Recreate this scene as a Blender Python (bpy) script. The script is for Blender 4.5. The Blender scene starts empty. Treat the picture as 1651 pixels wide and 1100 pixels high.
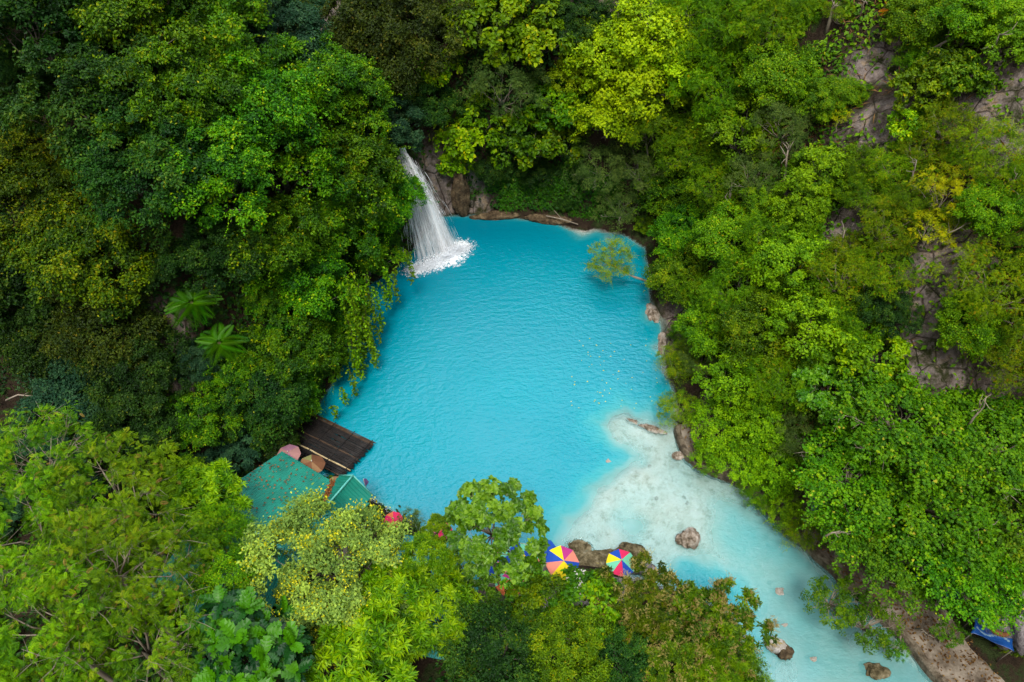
import bpy, math
import numpy as np

# ---------------------------------------------------------------- camera, world, sun, exposure
S = bpy.context.scene
COL = S.collection
CAM_H, PITCH, FPX, CU, CV = 40.0, math.radians(50.0), 1284.0, 825.5, 550.0
cam_d = bpy.data.cameras.new("camera")
cam_d.sensor_width = 36.0
cam_d.lens = FPX / 1651.0 * 36.0
cam_d.clip_end = 3000.0
cam = bpy.data.objects.new("camera", cam_d)
COL.objects.link(cam)
cam.location = (0, 0, CAM_H)
cam.rotation_euler = (math.radians(90) - PITCH, 0, 0)
S.camera = cam

SUN_EL, SUN_AZ = math.radians(65), math.radians(184)      # azimuth clockwise from +Y
W = bpy.data.worlds.new("World"); S.world = W; W.use_nodes = True
wn, wl = W.node_tree.nodes, W.node_tree.links
sky = wn.new("ShaderNodeTexSky"); sky.sky_type = 'NISHITA'; sky.sun_disc = False
sky.sun_elevation = SUN_EL; sky.sun_rotation = SUN_AZ
sky.air_density = 1.0; sky.dust_density = 4.0; sky.ozone_density = 0.6
hsv = wn.new("ShaderNodeHueSaturation"); hsv.inputs['Saturation'].default_value = 0.25
wl.new(sky.outputs[0], hsv.inputs['Color'])
# broken cloud: a brighter bank of cloud high over the far wall of the gorge
wtc = wn.new("ShaderNodeTexCoord"); wno = wn.new("ShaderNodeTexNoise"); wno.inputs['Scale'].default_value = 3.2; wno.inputs['Detail'].default_value = 5
wl.new(wtc.outputs['Generated'], wno.inputs['Vector'])
wdot = wn.new("ShaderNodeVectorMath"); wdot.operation = 'DOT_PRODUCT'; wl.new(wtc.outputs['Generated'], wdot.inputs[0]); wdot.inputs[1].default_value = (.06, .52, .85)
wad = wn.new("ShaderNodeMath"); wad.operation = 'MULTIPLY_ADD'; wl.new(wno.outputs['Fac'], wad.inputs[0]); wad.inputs[1].default_value = .35; wl.new(wdot.outputs['Value'], wad.inputs[2])
wrp = wn.new("ShaderNodeMapRange"); wrp.interpolation_type = 'SMOOTHSTEP'; wl.new(wad.outputs[0], wrp.inputs['Value'])
for k_, v_ in (('From Min', 1.0), ('From Max', 1.2), ('To Min', .9), ('To Max', 15.0)): wrp.inputs[k_].default_value = v_
wmul = wn.new("ShaderNodeVectorMath"); wmul.operation = 'SCALE'; wl.new(hsv.outputs[0], wmul.inputs[0]); wl.new(wrp.outputs[0], wmul.inputs['Scale'])
wl.new(wmul.outputs[0], wn['Background'].inputs[0])
wn['Background'].inputs[1].default_value = 0.065
sd = bpy.data.lights.new("sun", 'SUN'); sd.energy = 1.5; sd.angle = math.radians(14); sd.color = (1, .95, .86)
so = bpy.data.objects.new("sun", sd); COL.objects.link(so)
from mathutils import Vector
sdir = Vector((math.sin(SUN_AZ) * math.cos(SUN_EL), math.cos(SUN_AZ) * math.cos(SUN_EL), math.sin(SUN_EL)))
so.rotation_euler = sdir.to_track_quat('Z', 'Y').to_euler()
so.location = (0, 0, 80)
S.view_settings.view_transform = 'Standard'; S.view_settings.look = 'None'
S.view_settings.exposure = 1.15; S.view_settings.gamma = 1
cy = S.cycles
cy.max_bounces = 6; cy.diffuse_bounces = 2; cy.glossy_bounces = 2; cy.transmission_bounces = 3; cy.transparent_max_bounces = 16

# ---------------------------------------------------------------- pixels of the photo -> world
_f = np.array([0, math.cos(PITCH), -math.sin(PITCH)]); _u = np.array([0, math.sin(PITCH), math.cos(PITCH)])

def ray(u, v):
    return np.array([1., 0, 0]) * ((u - CU) / FPX) + _u * ((CV - v) / FPX) + _f

def at(u, v, z):
    d = ray(u, v)
    return np.array([0, 0, CAM_H]) + d * ((z - CAM_H) / d[2])

# ---------------------------------------------------------------- noise, polygons
def _hash(ix, iy, seed):
    h = (ix.astype(np.int64) * 374761393 + iy.astype(np.int64) * 668265263 + seed * 1274126177) & 0xffffffff
    h = ((h ^ (h >> 13)) * 1274126177) & 0xffffffff
    return ((h ^ (h >> 16)) & 0xffff) / 65535.0

def vnoise(x, y, seed=0):
    ix, iy = np.floor(x), np.floor(y); fx, fy = x - ix, y - iy
    fx = fx * fx * (3 - 2 * fx); fy = fy * fy * (3 - 2 * fy)
    a = _hash(ix, iy, seed); b = _hash(ix + 1, iy, seed); c = _hash(ix, iy + 1, seed); d = _hash(ix + 1, iy + 1, seed)
    return a + (b - a) * fx + (c - a) * fy + (a - b - c + d) * fx * fy

def fbm(x, y, scale, octv=4, seed=0):                        # about -1 .. 1
    o, amp, tot = 0.0, 1.0, 0.0
    for i in range(octv):
        o = o + amp * (vnoise(x / scale + 17.3 * i, y / scale - 9.1 * i, seed + i) * 2 - 1)
        tot += amp; amp *= .5; scale *= .5
    return o / tot

def sdf(poly, x, y):                                         # > 0 outside
    x = np.asarray(x, float); y = np.asarray(y, float)
    best = np.full(x.shape, 1e18); ins = np.zeros(x.shape, bool)
    n = len(poly)
    for i in range(n):
        ax, ay = poly[i]; bx, by = poly[(i + 1) % n]
        ex, ey = bx - ax, by - ay
        t = np.clip(((x - ax) * ex + (y - ay) * ey) / (ex * ex + ey * ey + 1e-12), 0, 1)
        best = np.minimum(best, (x - ax - t * ex) ** 2 + (y - ay - t * ey) ** 2)
        c = ((ay > y) != (by > y)) & (x < ex * (y - ay) / (ey if abs(ey) > 1e-12 else 1e-12) + ax)
        ins ^= c
    return np.where(ins, -1, 1) * np.sqrt(best)

def sstep(a, b, x):
    t = np.clip((x - a) / (b - a), 0, 1); return t * t * (3 - 2 * t)

def pxpoly(pts, z=0.0):
    return [tuple(at(u, v, z)[:2]) for u, v in pts]

SHORE = pxpoly([(630, 440), (668, 392), (705, 352), (760, 347), (850, 352), (900, 360), (945, 372), (1000, 376), (1042, 400),
                (1052, 450), (1052, 495), (1066, 530), (1072, 580), (1085, 630), (1090, 680), (1098, 712), (1122, 742), (1160, 764),
                (1205, 785), (1238, 812), (1275, 858), (1335, 912), (1400, 968), (1452, 1026), (1505, 1085), (1560, 1150)]) \
    + [(27, 5), (32, -6), (40, -18), (36, -20), (27, -10), (19, 0), (14, 7)] \
    + pxpoly([(1215, 1080), (1190, 1010), (1130, 965), (1060, 945), (985, 925), (930, 905), (870, 893), (800, 885), (730, 868), (660, 842),
              (612, 822), (560, 790), (470, 750), (480, 700), (505, 660), (545, 600), (560, 540), (575, 480), (600, 455)])
SHELF = pxpoly([(968, 672), (1012, 657), (1075, 668), (1130, 660), (1290, 840), (1330, 900), (1300, 930), (1230, 905), (1180, 905), (1120, 925),
                (1050, 935), (960, 935), (905, 900), (880, 870), (905, 830), (960, 780), (1005, 738), (980, 705)])
PLUMES = [(1040, 512, 1.0), (1062, 552, .9), (1072, 590, .8), (935, 378, 1.2), (985, 385, .9)]
PLUMES = [(*at(u, v, 0)[:2], r) for u, v, r in PLUMES]
POOLS = [(*at(u, v, 0)[:2], r) for u, v, r in [(1250, 880, 2.6), (1195, 880, 1.3), (1300, 900, 1.6), (1170, 840, 1.2), (1090, 945, 1.4), (1150, 965, 1.8), (1020, 850, 1.0), (1250, 985, 1.2)]]

def px_anchor(u, v, z, H, St, d0):
    p = at(u, v, z); return (p[0], p[1], H, St, d0)

ANCH = np.array([(-17, 33, 17, 3.6, 0), (-20, 40, 19, 5, 0), (-14, 38, 15, 3, 0), (-16, 27.5, 9, 4, .5),
                 (-30, 28, 5, 9, 4), (-24, 24, 3.5, 7, 3), (-12, 21, 1.6, 6, 6), (-22, 12, 3, 8, 5), (-5, 13, 2.2, 8, 5), (5, 9, 3, 8, 4),
                 (-8.5, 47, 7.6, 1.2, 0), (-14, 54, 11, 3, 0), (-5, 50, 15, 2.6, .3), (2, 53, 20, 4, 1.6), (9, 52, 22, 6, 1), (0, 75, 34, 8, 0), (-28, 50, 24, 6, 0),
                 (18, 46, 24, 9, .5), (23, 38, 24, 11, .3), (22, 30, 22, 11, .4), (19, 24, 17, 9, 1), (20, 19, 9, 9, 4), (24, 14, 5, 8, 8),
                 (30, 8, 5, 9, 8), (40, 32, 32, 13, 0), (36, 20, 20, 12, 5), (0, -10, 5, 9, 2), (-30, -10, 8, 10, 2), (35, -8, 8, 10, 3)], float)

def fields(x, y):
    w = 1.0 / (((x[..., None] - ANCH[:, 0]) ** 2 + (y[..., None] - ANCH[:, 1]) ** 2) ** 1.6 + 1e-3)
    w /= w.sum(-1, keepdims=True)
    return (w @ ANCH[:, 2:])

ROCKS = [(u, v, r) for u, v, r in [(1412, 100, 30), (1400, 200, 34), (1395, 225, 25), (1350, 380, 26), (1365, 355, 20), (1510, 470, 42), (1500, 540, 45), (1480, 590, 40),
         (1440, 625, 35), (1520, 600, 38), (1590, 640, 30), (1085, 520, 34), (1075, 545, 26), (730, 300, 40), (745, 335, 34), (715, 270, 30), (1560, 400, 30), (1620, 160, 60), (560, 130, 40), (530, 20, 45), (1010, 25, 30), (960, 15, 30), (270, 520, 30), (300, 640, 26), (1140, 650, 22), (1530, 420, 30), (1280, 320, 14)]]
ROCKS_W = []

def paleness(x, y):
    sx = x + .9 * fbm(x, y, 3, 4, 40); sy = y + .9 * fbm(x, y, 3, 4, 44)
    m = sstep(2.0, -.3, sdf(SHELF, sx, sy)); m = np.maximum(m, sstep(9, 13, x) * sstep(22, 17.5, y))
    for (px, py, r) in PLUMES: m = np.maximum(m, np.exp(-((sx - px) ** 2 + (sy - py) ** 2) / (r * r) * .8))
    return m

def height(x, y, rock=False):
    x = np.atleast_1d(np.asarray(x, float)); y = np.atleast_1d(np.asarray(y, float))
    wx = x + .35 * fbm(x, y, 2.2, 3, 5); wy = y + .35 * fbm(x, y, 2.2, 3, 9)
    d = sdf(SHORE, wx, wy)
    F = fields(x, y)
    H, St, d0 = F[..., 0], F[..., 1], F[..., 2]
    do = np.maximum(d, 0)
    land = .55 * sstep(0, .5, do) + H * (1 - np.exp(-np.maximum(0, do - d0) / St)) + .32 * np.maximum(0, do - 26)
    cliff = sstep(1, 5, land)
    land = land + cliff * (1.3 * fbm(x, y, 5, 4, 21) + .3 * fbm(x, y, .9, 2, 33)) + .06 * fbm(x, y, 1.2, 2, 3)
    # under water
    de = -np.minimum(d, 0)
    steep = .4
    deep = 3.2 * (1 - np.exp(-de / steep))
    sx = x + .9 * fbm(x, y, 3, 4, 40); sy = y + .9 * fbm(x, y, 3, 4, 44)
    s = sdf(SHELF, sx, sy)
    m = sstep(2.2, -1.2, s + .7 * fbm(x, y, 1.3, 3, 47))
    shelf = .10 + .30 * (fbm(x, y, 4, 4, 50) * .5 + .5) + .1 * np.clip(fbm(x, y, 1.1, 3, 51), -1, 1)
    for (px, py, r) in POOLS:
        q = ((sx - px) ** 2 + (sy - py) ** 2) / (r * r); shelf = shelf + .32 * np.exp(-q * 1.2)
    river = sstep(9, 13, x) * sstep(22, 17.5, y)
    riverd = .58 + .25 * fbm(x, y, 3.5, 4, 60) + .12 * fbm(x, y, 1, 2, 61)
    deep = deep * (1 - river) + np.minimum(riverd, .1 + de * .8) * river
    dep = deep * (1 - m) + np.minimum(shelf, .06 + de) * m
    for (px, py, r) in PLUMES:
        q = ((sx - px) ** 2 + (sy - py) ** 2) / (r * r)
        k = np.exp(-q * 1.3); dep = dep * (1 - k) + np.minimum(dep, .35) * k
    return np.where(d > 0, land, -np.maximum(dep, .02) * sstep(0, .25, de))

def canopy(u, v, h):
    """The point on the sight line of a photo pixel that stands h metres above the ground."""
    d = ray(u, v); t = np.linspace(8, 75, 900)
    P = np.array([0, 0, CAM_H])[None] + d[None] * t[:, None]
    g = np.maximum(height(P[:, 0], P[:, 1]), 0)
    k = np.argmax(P[:, 2] - g <= h)
    return P[k], g[k]

for u, v, r in ROCKS:
    r = r * 1.25 if u > 1280 else r
    P, g = canopy(u, v, 0.0); ROCKS_W.append((P[0], P[1], P[2], r * np.linalg.norm(P - [0, 0, CAM_H]) / FPX))

# ---------------------------------------------------------------- mesh helpers
def np_mesh(name, V, Q, attrs=None, mats=(), midx=None, smooth=False):
    """V (n,3), Q (m,k) all faces with k corners."""
    me = bpy.data.meshes.new(name)
    V = np.ascontiguousarray(V, np.float32); Q = np.ascontiguousarray(Q, np.int32)
    m, k = Q.shape
    me.vertices.add(len(V)); me.vertices.foreach_set("co", V.ravel())
    me.loops.add(m * k); me.loops.foreach_set("vertex_index", Q.ravel())
    me.polygons.add(m)
    me.polygons.foreach_set("loop_start", np.arange(0, m * k, k, dtype=np.int32))
    if midx is not None: me.polygons.foreach_set("material_index", np.asarray(midx, np.int32))
    me.polygons.foreach_set("use_smooth", np.full(m, smooth))
    me.update(calc_edges=True)
    for key, (dom, arr) in (attrs or {}).items():
        a = me.attributes.new(key, 'FLOAT', dom); a.data.foreach_set("value", np.ascontiguousarray(arr, np.float32))
    for mt in mats: me.materials.append(mt)
    return me

def link(name, data, parent=None, loc=None):
    o = bpy.data.objects.new(name, data); COL.objects.link(o)
    if parent is not None: o.parent = parent
    if loc is not None: o.location = [float(c) for c in loc]
    return o

def tag(o, label=None, cat=None, group=None, kind=None):
    if label: o['label'] = label
    if cat: o['category'] = cat
    if group: o['group'] = group
    if kind: o['kind'] = kind
    return o

def thing(name, label, cat, loc, rz=0.0, group=None):
    o = link(name, None, None, loc); o.rotation_euler = (0, 0, rz); o.empty_display_size = .3
    return tag(o, label, cat, group)

class MB:
    def __init__(s): s.v, s.f, s.m = [], [], []
    def add(s, V, F, m=0):
        b = len(s.v); s.v += [tuple(map(float, p)) for p in V]; s.f += [tuple(b + i for i in f) for f in F]; s.m += [m] * len(F); return s
    def box(s, a, b, m=0):
        x0, y0, z0 = a; x1, y1, z1 = b
        return s.add([(x0, y0, z0), (x1, y0, z0), (x1, y1, z0), (x0, y1, z0), (x0, y0, z1), (x1, y0, z1), (x1, y1, z1), (x0, y1, z1)],
                     [(3, 2, 1, 0), (4, 5, 6, 7), (0, 1, 5, 4), (1, 2, 6, 5), (2, 3, 7, 6), (3, 0, 4, 7)], m)
    def tube(s, pts, rad, n=6, m=0, caps=True):
        pts = np.array(pts, float); rad = np.broadcast_to(np.asarray(rad, float), (len(pts),))
        V, F = [], []
        for i, p in enumerate(pts):
            t = pts[min(i + 1, len(pts) - 1)] - pts[max(i - 1, 0)]; t /= np.linalg.norm(t) + 1e-9
            a = np.cross(t, [0, 0, 1.] if abs(t[2]) < .9 else [1., 0, 0]); a /= np.linalg.norm(a); b = np.cross(t, a)
            for k in range(n):
                c = 2 * math.pi * k / n; V.append(p + rad[i] * (a * math.cos(c) + b * math.sin(c)))
        for i in range(len(pts) - 1):
            for k in range(n):
                F.append((i * n + k, i * n + (k + 1) % n, (i + 1) * n + (k + 1) % n, (i + 1) * n + k))
        if caps:
            F.append(tuple(range(n - 1, -1, -1))); F.append(tuple((len(pts) - 1) * n + k for k in range(n)))
        return s.add(V, F, m)
    def mesh(s, name, mats, smooth=False):
        me = bpy.data.meshes.new(name); me.from_pydata(s.v, [], s.f); me.update()
        for m in mats: me.materials.append(m)
        me.polygons.foreach_set("material_index", s.m); me.polygons.foreach_set("use_smooth", [smooth] * len(s.f))
        return me
    def build(s, name, mats, parent=None, loc=None, smooth=False):
        return link(name, s.mesh(name, mats if isinstance(mats, (list, tuple)) else [mats], smooth), parent, loc)

# ---------------------------------------------------------------- materials
class NT:
    def __init__(s, name):
        s.mat = bpy.data.materials.new(name); s.mat.use_nodes = True
        s.n, s.l = s.mat.node_tree.nodes, s.mat.node_tree.links
        s.b = s.n['Principled BSDF']; s.out = s.n['Material Output']
    def new(s, t, **kw):
        n = s.n.new(t)
        for k, v in kw.items(): setattr(n, k, v)
        return n
    def put(s, sock, val):
        if isinstance(val, bpy.types.NodeSocket): s.l.new(val, sock)
        else: sock.default_value = val
    def coord(s, scale=(1, 1, 1), obj=True):
        c = s.new('ShaderNodeTexCoord'); m = s.new('ShaderNodeMapping'); m.inputs['Scale'].default_value = scale
        s.l.new(c.outputs['Object' if obj else 'Generated'], m.inputs[0]); return m.outputs[0]
    def noise(s, scale, detail=4, rough=.55, vec=None, dist=0.0):
        n = s.new('ShaderNodeTexNoise'); n.inputs['Scale'].default_value = scale; n.inputs['Detail'].default_value = detail
        n.inputs['Roughness'].default_value = rough; n.inputs['Distortion'].default_value = dist
        s.l.new(vec if vec is not None else s.coord(), n.inputs['Vector']); return n.outputs['Fac']
    def ramp(s, fac, stops, interp='LINEAR'):
        r = s.new('ShaderNodeValToRGB'); e = r.color_ramp; e.interpolation = interp
        while len(e.elements) < len(stops): e.elements.new(.5)
        for el, (p, c) in zip(e.elements, stops):
            el.position = p; el.color = (*c, 1) if len(c) == 3 else c
        s.put(r.inputs[0], fac); return r.outputs[0]
    def mix(s, fac, a, b, mode='MIX'):
        n = s.new('ShaderNodeMix', data_type='RGBA', blend_type=mode)
        s.put(n.inputs[0], fac); s.put(n.inputs[6], a if not isinstance(a, tuple) else (*a, 1)); s.put(n.inputs[7], b if not isinstance(b, tuple) else (*b, 1))
        return n.outputs[2]
    def math(s, op, a, b=0.0, clamp=False):
        n = s.new('ShaderNodeMath', operation=op, use_clamp=clamp); s.put(n.inputs[0], a); s.put(n.inputs[1], b); return n.outputs[0]
    def attr(s, name):
        n = s.new('ShaderNodeAttribute', attribute_name=name); return n.outputs['Fac']
    def bump(s, h, strength=.5, dist=.05):
        n = s.new('ShaderNodeBump'); n.inputs['Strength'].default_value = strength; n.inputs['Distance'].default_value = dist
        s.put(n.inputs['Height'], h); s.l.new(n.outputs[0], s.b.inputs['Normal']); return n.outputs[0]
    def base(s, c, rough=.8, spec=.3):
        s.put(s.b.inputs['Base Color'], (*c, 1) if isinstance(c, tuple) else c); s.b.inputs['Roughness'].default_value = rough
        s.b.inputs['Specular IOR Level'].default_value = spec; return s.mat

def leaf_mat(name, c0, c1, c2, accent=None, acc=.97, trans=.32, spec=.16, rough=.5):
    t = NT(name)
    stops = [(0, c0), (.45, c1), (.9 if accent is None else acc - .05, c2)]
    if accent: stops += [(acc, accent)]
    col = t.ramp(t.attr('tint'), stops)
    oi = t.new('ShaderNodeObjectInfo')
    h = t.new('ShaderNodeHueSaturation')
    t.put(h.inputs['Hue'], t.math('ADD', .488, t.math('MULTIPLY', oi.outputs['Random'], .024))); h.inputs['Saturation'].default_value = 1.08
    t.put(h.inputs['Value'], t.math('ADD', .76, t.math('MULTIPLY', oi.outputs['Random'], .5)))
    t.l.new(col, h.inputs['Color'])
    t.base(h.outputs[0], rough, spec)
    tr = t.new('ShaderNodeBsdfTranslucent'); t.l.new(t.mix(1, h.outputs[0], (1.25, 1.2, .55), 'MULTIPLY'), tr.inputs[0])
    ms = t.new('ShaderNodeMixShader'); ms.inputs[0].default_value = trans
    t.l.new(t.b.outputs[0], ms.inputs[1]); t.l.new(tr.outputs[0], ms.inputs[2]); t.l.new(ms.outputs[0], t.out.inputs[0])
    return t.mat

def bark_mat(name, a, b):
    t = NT(name); n = t.noise(3, 5, .65, t.coord((1, 1, .3)))
    t.bump(n, .5, .03); return t.base(t.ramp(n, [(.3, a), (.7, b)]), .9, .1)

def plain(name, c, rough=.6, spec=.3, var=.25, scale=4.0):
    t = NT(name); n = t.noise(scale, 4, .6)
    return t.base(t.ramp(n, [(.25, tuple(x * (1 - var) for x in c)), (.75, tuple(min(1, x * (1 + var * .5)) for x in c))]), rough, spec)

BARK = {'brown': bark_mat('bark_brown', (.03, .02, .012), (.10, .07, .045)), 'pale': bark_mat('bark_pale', (.16, .125, .09), (.36, .31, .25)),
        'grey': bark_mat('bark_grey', (.07, .06, .05), (.19, .165, .14))}
LM = {
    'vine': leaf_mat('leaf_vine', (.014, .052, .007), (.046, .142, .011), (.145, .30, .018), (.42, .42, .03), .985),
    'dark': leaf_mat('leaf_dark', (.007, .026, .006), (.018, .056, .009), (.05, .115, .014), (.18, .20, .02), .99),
    'teal': leaf_mat('leaf_teal', (.012, .046, .026), (.028, .085, .042), (.065, .15, .06)),
    'olive': leaf_mat('leaf_olive', (.014, .032, .006), (.036, .066, .009), (.085, .125, .014), (.16, .14, .02), .985),
    'oliveyellow': leaf_mat('leaf_olive_yellow', (.016, .040, .006), (.042, .088, .008), (.15, .21, .010), (.28, .22, .01), .985),
    'broad': leaf_mat('leaf_broad', (.05, .12, .006), (.13, .26, .008), (.31, .44, .012), (.46, .40, .02), .985),
    'broadmid': leaf_mat('leaf_broad_mid', (.025, .07, .008), (.062, .145, .010), (.17, .28, .014), (.28, .28, .02), .985),
    'grey': leaf_mat('leaf_grey', (.036, .075, .018), (.075, .135, .030), (.16, .23, .05)),
    'lime': leaf_mat('leaf_lime', (.10, .20, .004), (.24, .40, .005), (.42, .56, .007)),
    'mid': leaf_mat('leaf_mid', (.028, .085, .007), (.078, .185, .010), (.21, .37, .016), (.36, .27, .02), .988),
    'fresh': leaf_mat('leaf_fresh', (.045, .13, .005), (.12, .27, .007), (.25, .43, .009)),
    'yellow': leaf_mat('leaf_yellow', (.15, .20, .006), (.36, .40, .008), (.56, .54, .012), (.55, .36, .01), .97),
    'yellowmid': leaf_mat('leaf_yellow_mid', (.040, .095, .007), (.115, .215, .010), (.28, .41, .016), (.36, .18, .02), .985),
    'flower': leaf_mat('leaf_flowering', (.06, .11, .025), (.165, .255, .055), (.35, .46, .085)),
    'mango': leaf_mat('leaf_mango', (.030, .09, .004), (.09, .20, .005), (.24, .36, .007)),
    'wisp': leaf_mat('leaf_wisp', (.026, .085, .006), (.082, .185, .008), (.23, .39, .012), (.26, .17, .05), .985),
    'bread': leaf_mat('leaf_breadfruit', (.006, .034, .009), (.014, .066, .011), (.06, .19, .012), None, .97, .2, .25, .42),
    'tieb': leaf_mat('leaf_open', (.03, .10, .010), (.075, .20, .014), (.19, .36, .04), None, .97, .3, .3, .4),
    'lychee': leaf_mat('leaf_lychee', (.022, .05, .006), (.06, .11, .008), (.14, .20, .012), (.20, .15, .04), .96),
    'talisay': leaf_mat('leaf_talisay', (.022, .085, .005), (.062, .18, .007), (.15, .31, .009), (.38, .36, .05), .99),
    'orange': leaf_mat('leaf_orange', (.38, .16, .01), (.55, .30, .01), (.55, .12, .02)),
    'fern': leaf_mat('leaf_fern', (.020, .085, .006), (.035, .13, .008), (.065, .18, .012)),
    'dry': leaf_mat('leaf_dry', (.07, .035, .012), (.15, .08, .03), (.25, .16, .06)),
    'bloom': leaf_mat('petal_yellow', (.36, .34, .03), (.50, .45, .03), (.60, .55, .08)),
    'panicle': leaf_mat('panicle_brown', (.20, .15, .05), (.32, .25, .09), (.42, .35, .14)),
    'rust': leaf_mat('leaf_litter', (.10, .035, .015), (.22, .085, .035), (.36, .17, .07)),
}

# ---------------------------------------------------------------- ground (one sheet, pool bed included)
def axis(lo, hi, step, far):
    mid = np.arange(lo, hi + 1e-6, step); ext = step * 1.35 ** np.arange(1, 25); ext = np.cumsum(ext); ext = ext[ext < far]
    return np.concatenate([lo - ext[::-1], mid, hi + ext])
gx, gy = axis(-42, 48, .36, 700), axis(-6, 66, .36, 700)
X, Y = np.meshgrid(gx, gy); Z = height(X.ravel(), Y.ravel()).reshape(X.shape)
rock = np.zeros(X.shape)
for (rx, ry, rz, rr) in ROCKS_W:
    dd = np.sqrt((X - rx) ** 2 + (Y - ry) ** 2 + ((Z - rz) * .8) ** 2)
    rock = np.maximum(rock, sstep(1.6 * rr, .7 * rr, dd + rr * .5 * fbm(X, Y, 1.6, 3, 70)))
Z = Z + rock * .5 * np.abs(fbm(X, Y, 1.3, 4, 71)) - rock * .3
nx, ny = len(gx), len(gy)
idx = np.arange(nx * ny).reshape(ny, nx)
Q = np.stack([idx[:-1, :-1], idx[:-1, 1:], idx[1:, 1:], idx[1:, :-1]], -1).reshape(-1, 4)
t = NT('ground')
geo = t.new('ShaderNodeNewGeometry'); sep = t.new('ShaderNodeSeparateXYZ'); t.l.new(geo.outputs['Position'], sep.inputs[0])
soil = t.ramp(t.noise(.9, 8, .65), [(.3, (.016, .011, .007)), (.5, (.04, .026, .016)), (.58, (.028, .045, .012)), (.75, (.06, .075, .022))])
vo = t.new('ShaderNodeTexVoronoi', feature='DISTANCE_TO_EDGE'); vo.inputs['Scale'].default_value = .7
nv = t.new('ShaderNodeVectorMath', operation='ADD'); tcn = t.new('ShaderNodeTexNoise'); tcn.inputs['Scale'].default_value = .8; tcn.inputs['Detail'].default_value = 9; tcn.inputs['Roughness'].default_value = .75
t.l.new(t.coord((1, 1, .5)), nv.inputs[0]); sc_ = t.new('ShaderNodeVectorMath', operation='SCALE'); sc_.inputs['Scale'].default_value = 2.6; t.l.new(tcn.outputs['Color'], sc_.inputs[0]); t.l.new(sc_.outputs[0], nv.inputs[1]); t.l.new(nv.outputs[0], vo.inputs['Vector'])
crack = t.ramp(vo.outputs['Distance'], [(.0, (.3, .27, .25)), (.035, (1, 1, 1))])
rk = t.ramp(t.noise(1.1, 9, .68, t.coord((1, 1, .45))), [(.30, (.05, .042, .04)), (.44, (.13, .115, .11)), (.54, (.23, .215, .225)), (.64, (.30, .25, .19)), (.78, (.46, .43, .41))])
bed1 = t.ramp(t.noise(.55, 9, .7), [(.3, (.38, .35, .27)), (.45, (.66, .64, .58)), (.58, (.76, .755, .73)), (.72, (.52, .48, .37))])
scum = t.ramp(t.noise(1.6, 8, .75), [(.50, (0, 0, 0)), (.66, (1, 1, 1))])
bed = t.mix(t.attr('pale'), (.07, .06, .03), t.mix(t.math('MULTIPLY', scum, .7), bed1, (.24, .23, .13)))
rk = t.mix(1, rk, crack, 'MULTIPLY'); rk = t.mix(1, rk, (1.12, 1.0, .88), 'MULTIPLY')
rk = t.mix(t.ramp(t.noise(.7, 6, .7), [(.5, (0, 0, 0)), (.62, (1, 1, 1))]), rk, (.035, .04, .012))
land = t.mix(t.attr('rock'), soil, rk)
wet = t.ramp(t.math('ADD', sep.outputs[2], t.math('MULTIPLY', t.noise(2.5, 4), .25)), [(.06, (1, 1, 1)), (.22, (0, 0, 0))])
col = t.mix(wet, land, bed)
t.bump(t.math('ADD', t.noise(2.2, 9, .72), t.math('MULTIPLY', t.math('MULTIPLY', crack, t.attr('rock')), .35)), 1.0, .45)
gm = t.base(col, .92, .15)
ground = link('ground', np_mesh('ground', np.stack([X.ravel(), Y.ravel(), Z.ravel()], -1), Q, {'rock': ('POINT', rock.ravel()), 'pale': ('POINT', paleness(X, Y).ravel())}, [gm], smooth=True))
tag(ground, kind='structure')

# ---------------------------------------------------------------- water
wx_, wy_ = np.arange(-16, 44, .22), np.arange(-21, 49, .22)
XW, YW = np.meshgrid(wx_, wy_)
dW = sdf(SHORE, XW, YW); keep = dW < 1.6
depth = -height(XW.ravel(), YW.ravel()).reshape(XW.shape)
idw = np.arange(XW.size).reshape(XW.shape)
kq = keep[:-1, :-1] & keep[:-1, 1:] & keep[1:, 1:] & keep[1:, :-1]
QW = np.stack([idw[:-1, :-1], idw[:-1, 1:], idw[1:, 1:], idw[1:, :-1]], -1)[kq]
used = np.unique(QW); remap = np.full(XW.size, -1); remap[used] = np.arange(len(used))
VW = np.stack([XW.ravel(), YW.ravel(), np.zeros(XW.size)], -1)[used]
milk_and_shade = np.clip(sstep(0, 21, np.hypot(VW[:, 0] + 6.5, VW[:, 1] - 42)) * .65 + sstep(.3, 5.5, -dW.ravel()[used]) * .35 + .22 * fbm(VW[:, 0], VW[:, 1], 6, 3, 130), 0, 1)  # shade painted in toward the falls and banks, plus random silt patches
t = NT('milky_turquoise_water')
dep = t.attr('depth')
alpha = t.math('SUBTRACT', 1.0, t.math('POWER', 2.718, t.math('MULTIPLY', dep, -1.45)), True)
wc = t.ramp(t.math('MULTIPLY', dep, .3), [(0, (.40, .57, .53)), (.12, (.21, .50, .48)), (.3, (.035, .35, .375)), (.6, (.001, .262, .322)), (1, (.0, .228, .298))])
wc = t.mix(t.attr('milk_and_shade'), t.mix(1, wc, (.35, .55, .66), 'MULTIPLY'), wc)  # water colour darkened where the painted shade lies
t.b.inputs['IOR'].default_value = 1.33
t.base(wc, .17, .5)
v1 = t.coord((1, 1.6, 1))
rip = t.math('ADD', t.noise(2.2, 2, .5, v1, .0), t.math('MULTIPLY', t.noise(5.2, 3, .6, v1, .0), .6))
rip = t.math('MULTIPLY', rip, t.math('MULTIPLY', t.math('ADD', .35, t.noise(.22, 3, .6)), t.math('ADD', .3, t.math('MULTIPLY', t.attr('milk_and_shade'), .9))))
nrm = t.bump(rip, .6, .13)
tb = t.new('ShaderNodeBsdfTransparent'); tb.inputs[0].default_value = (.88, .98, .97, 1)
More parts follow.
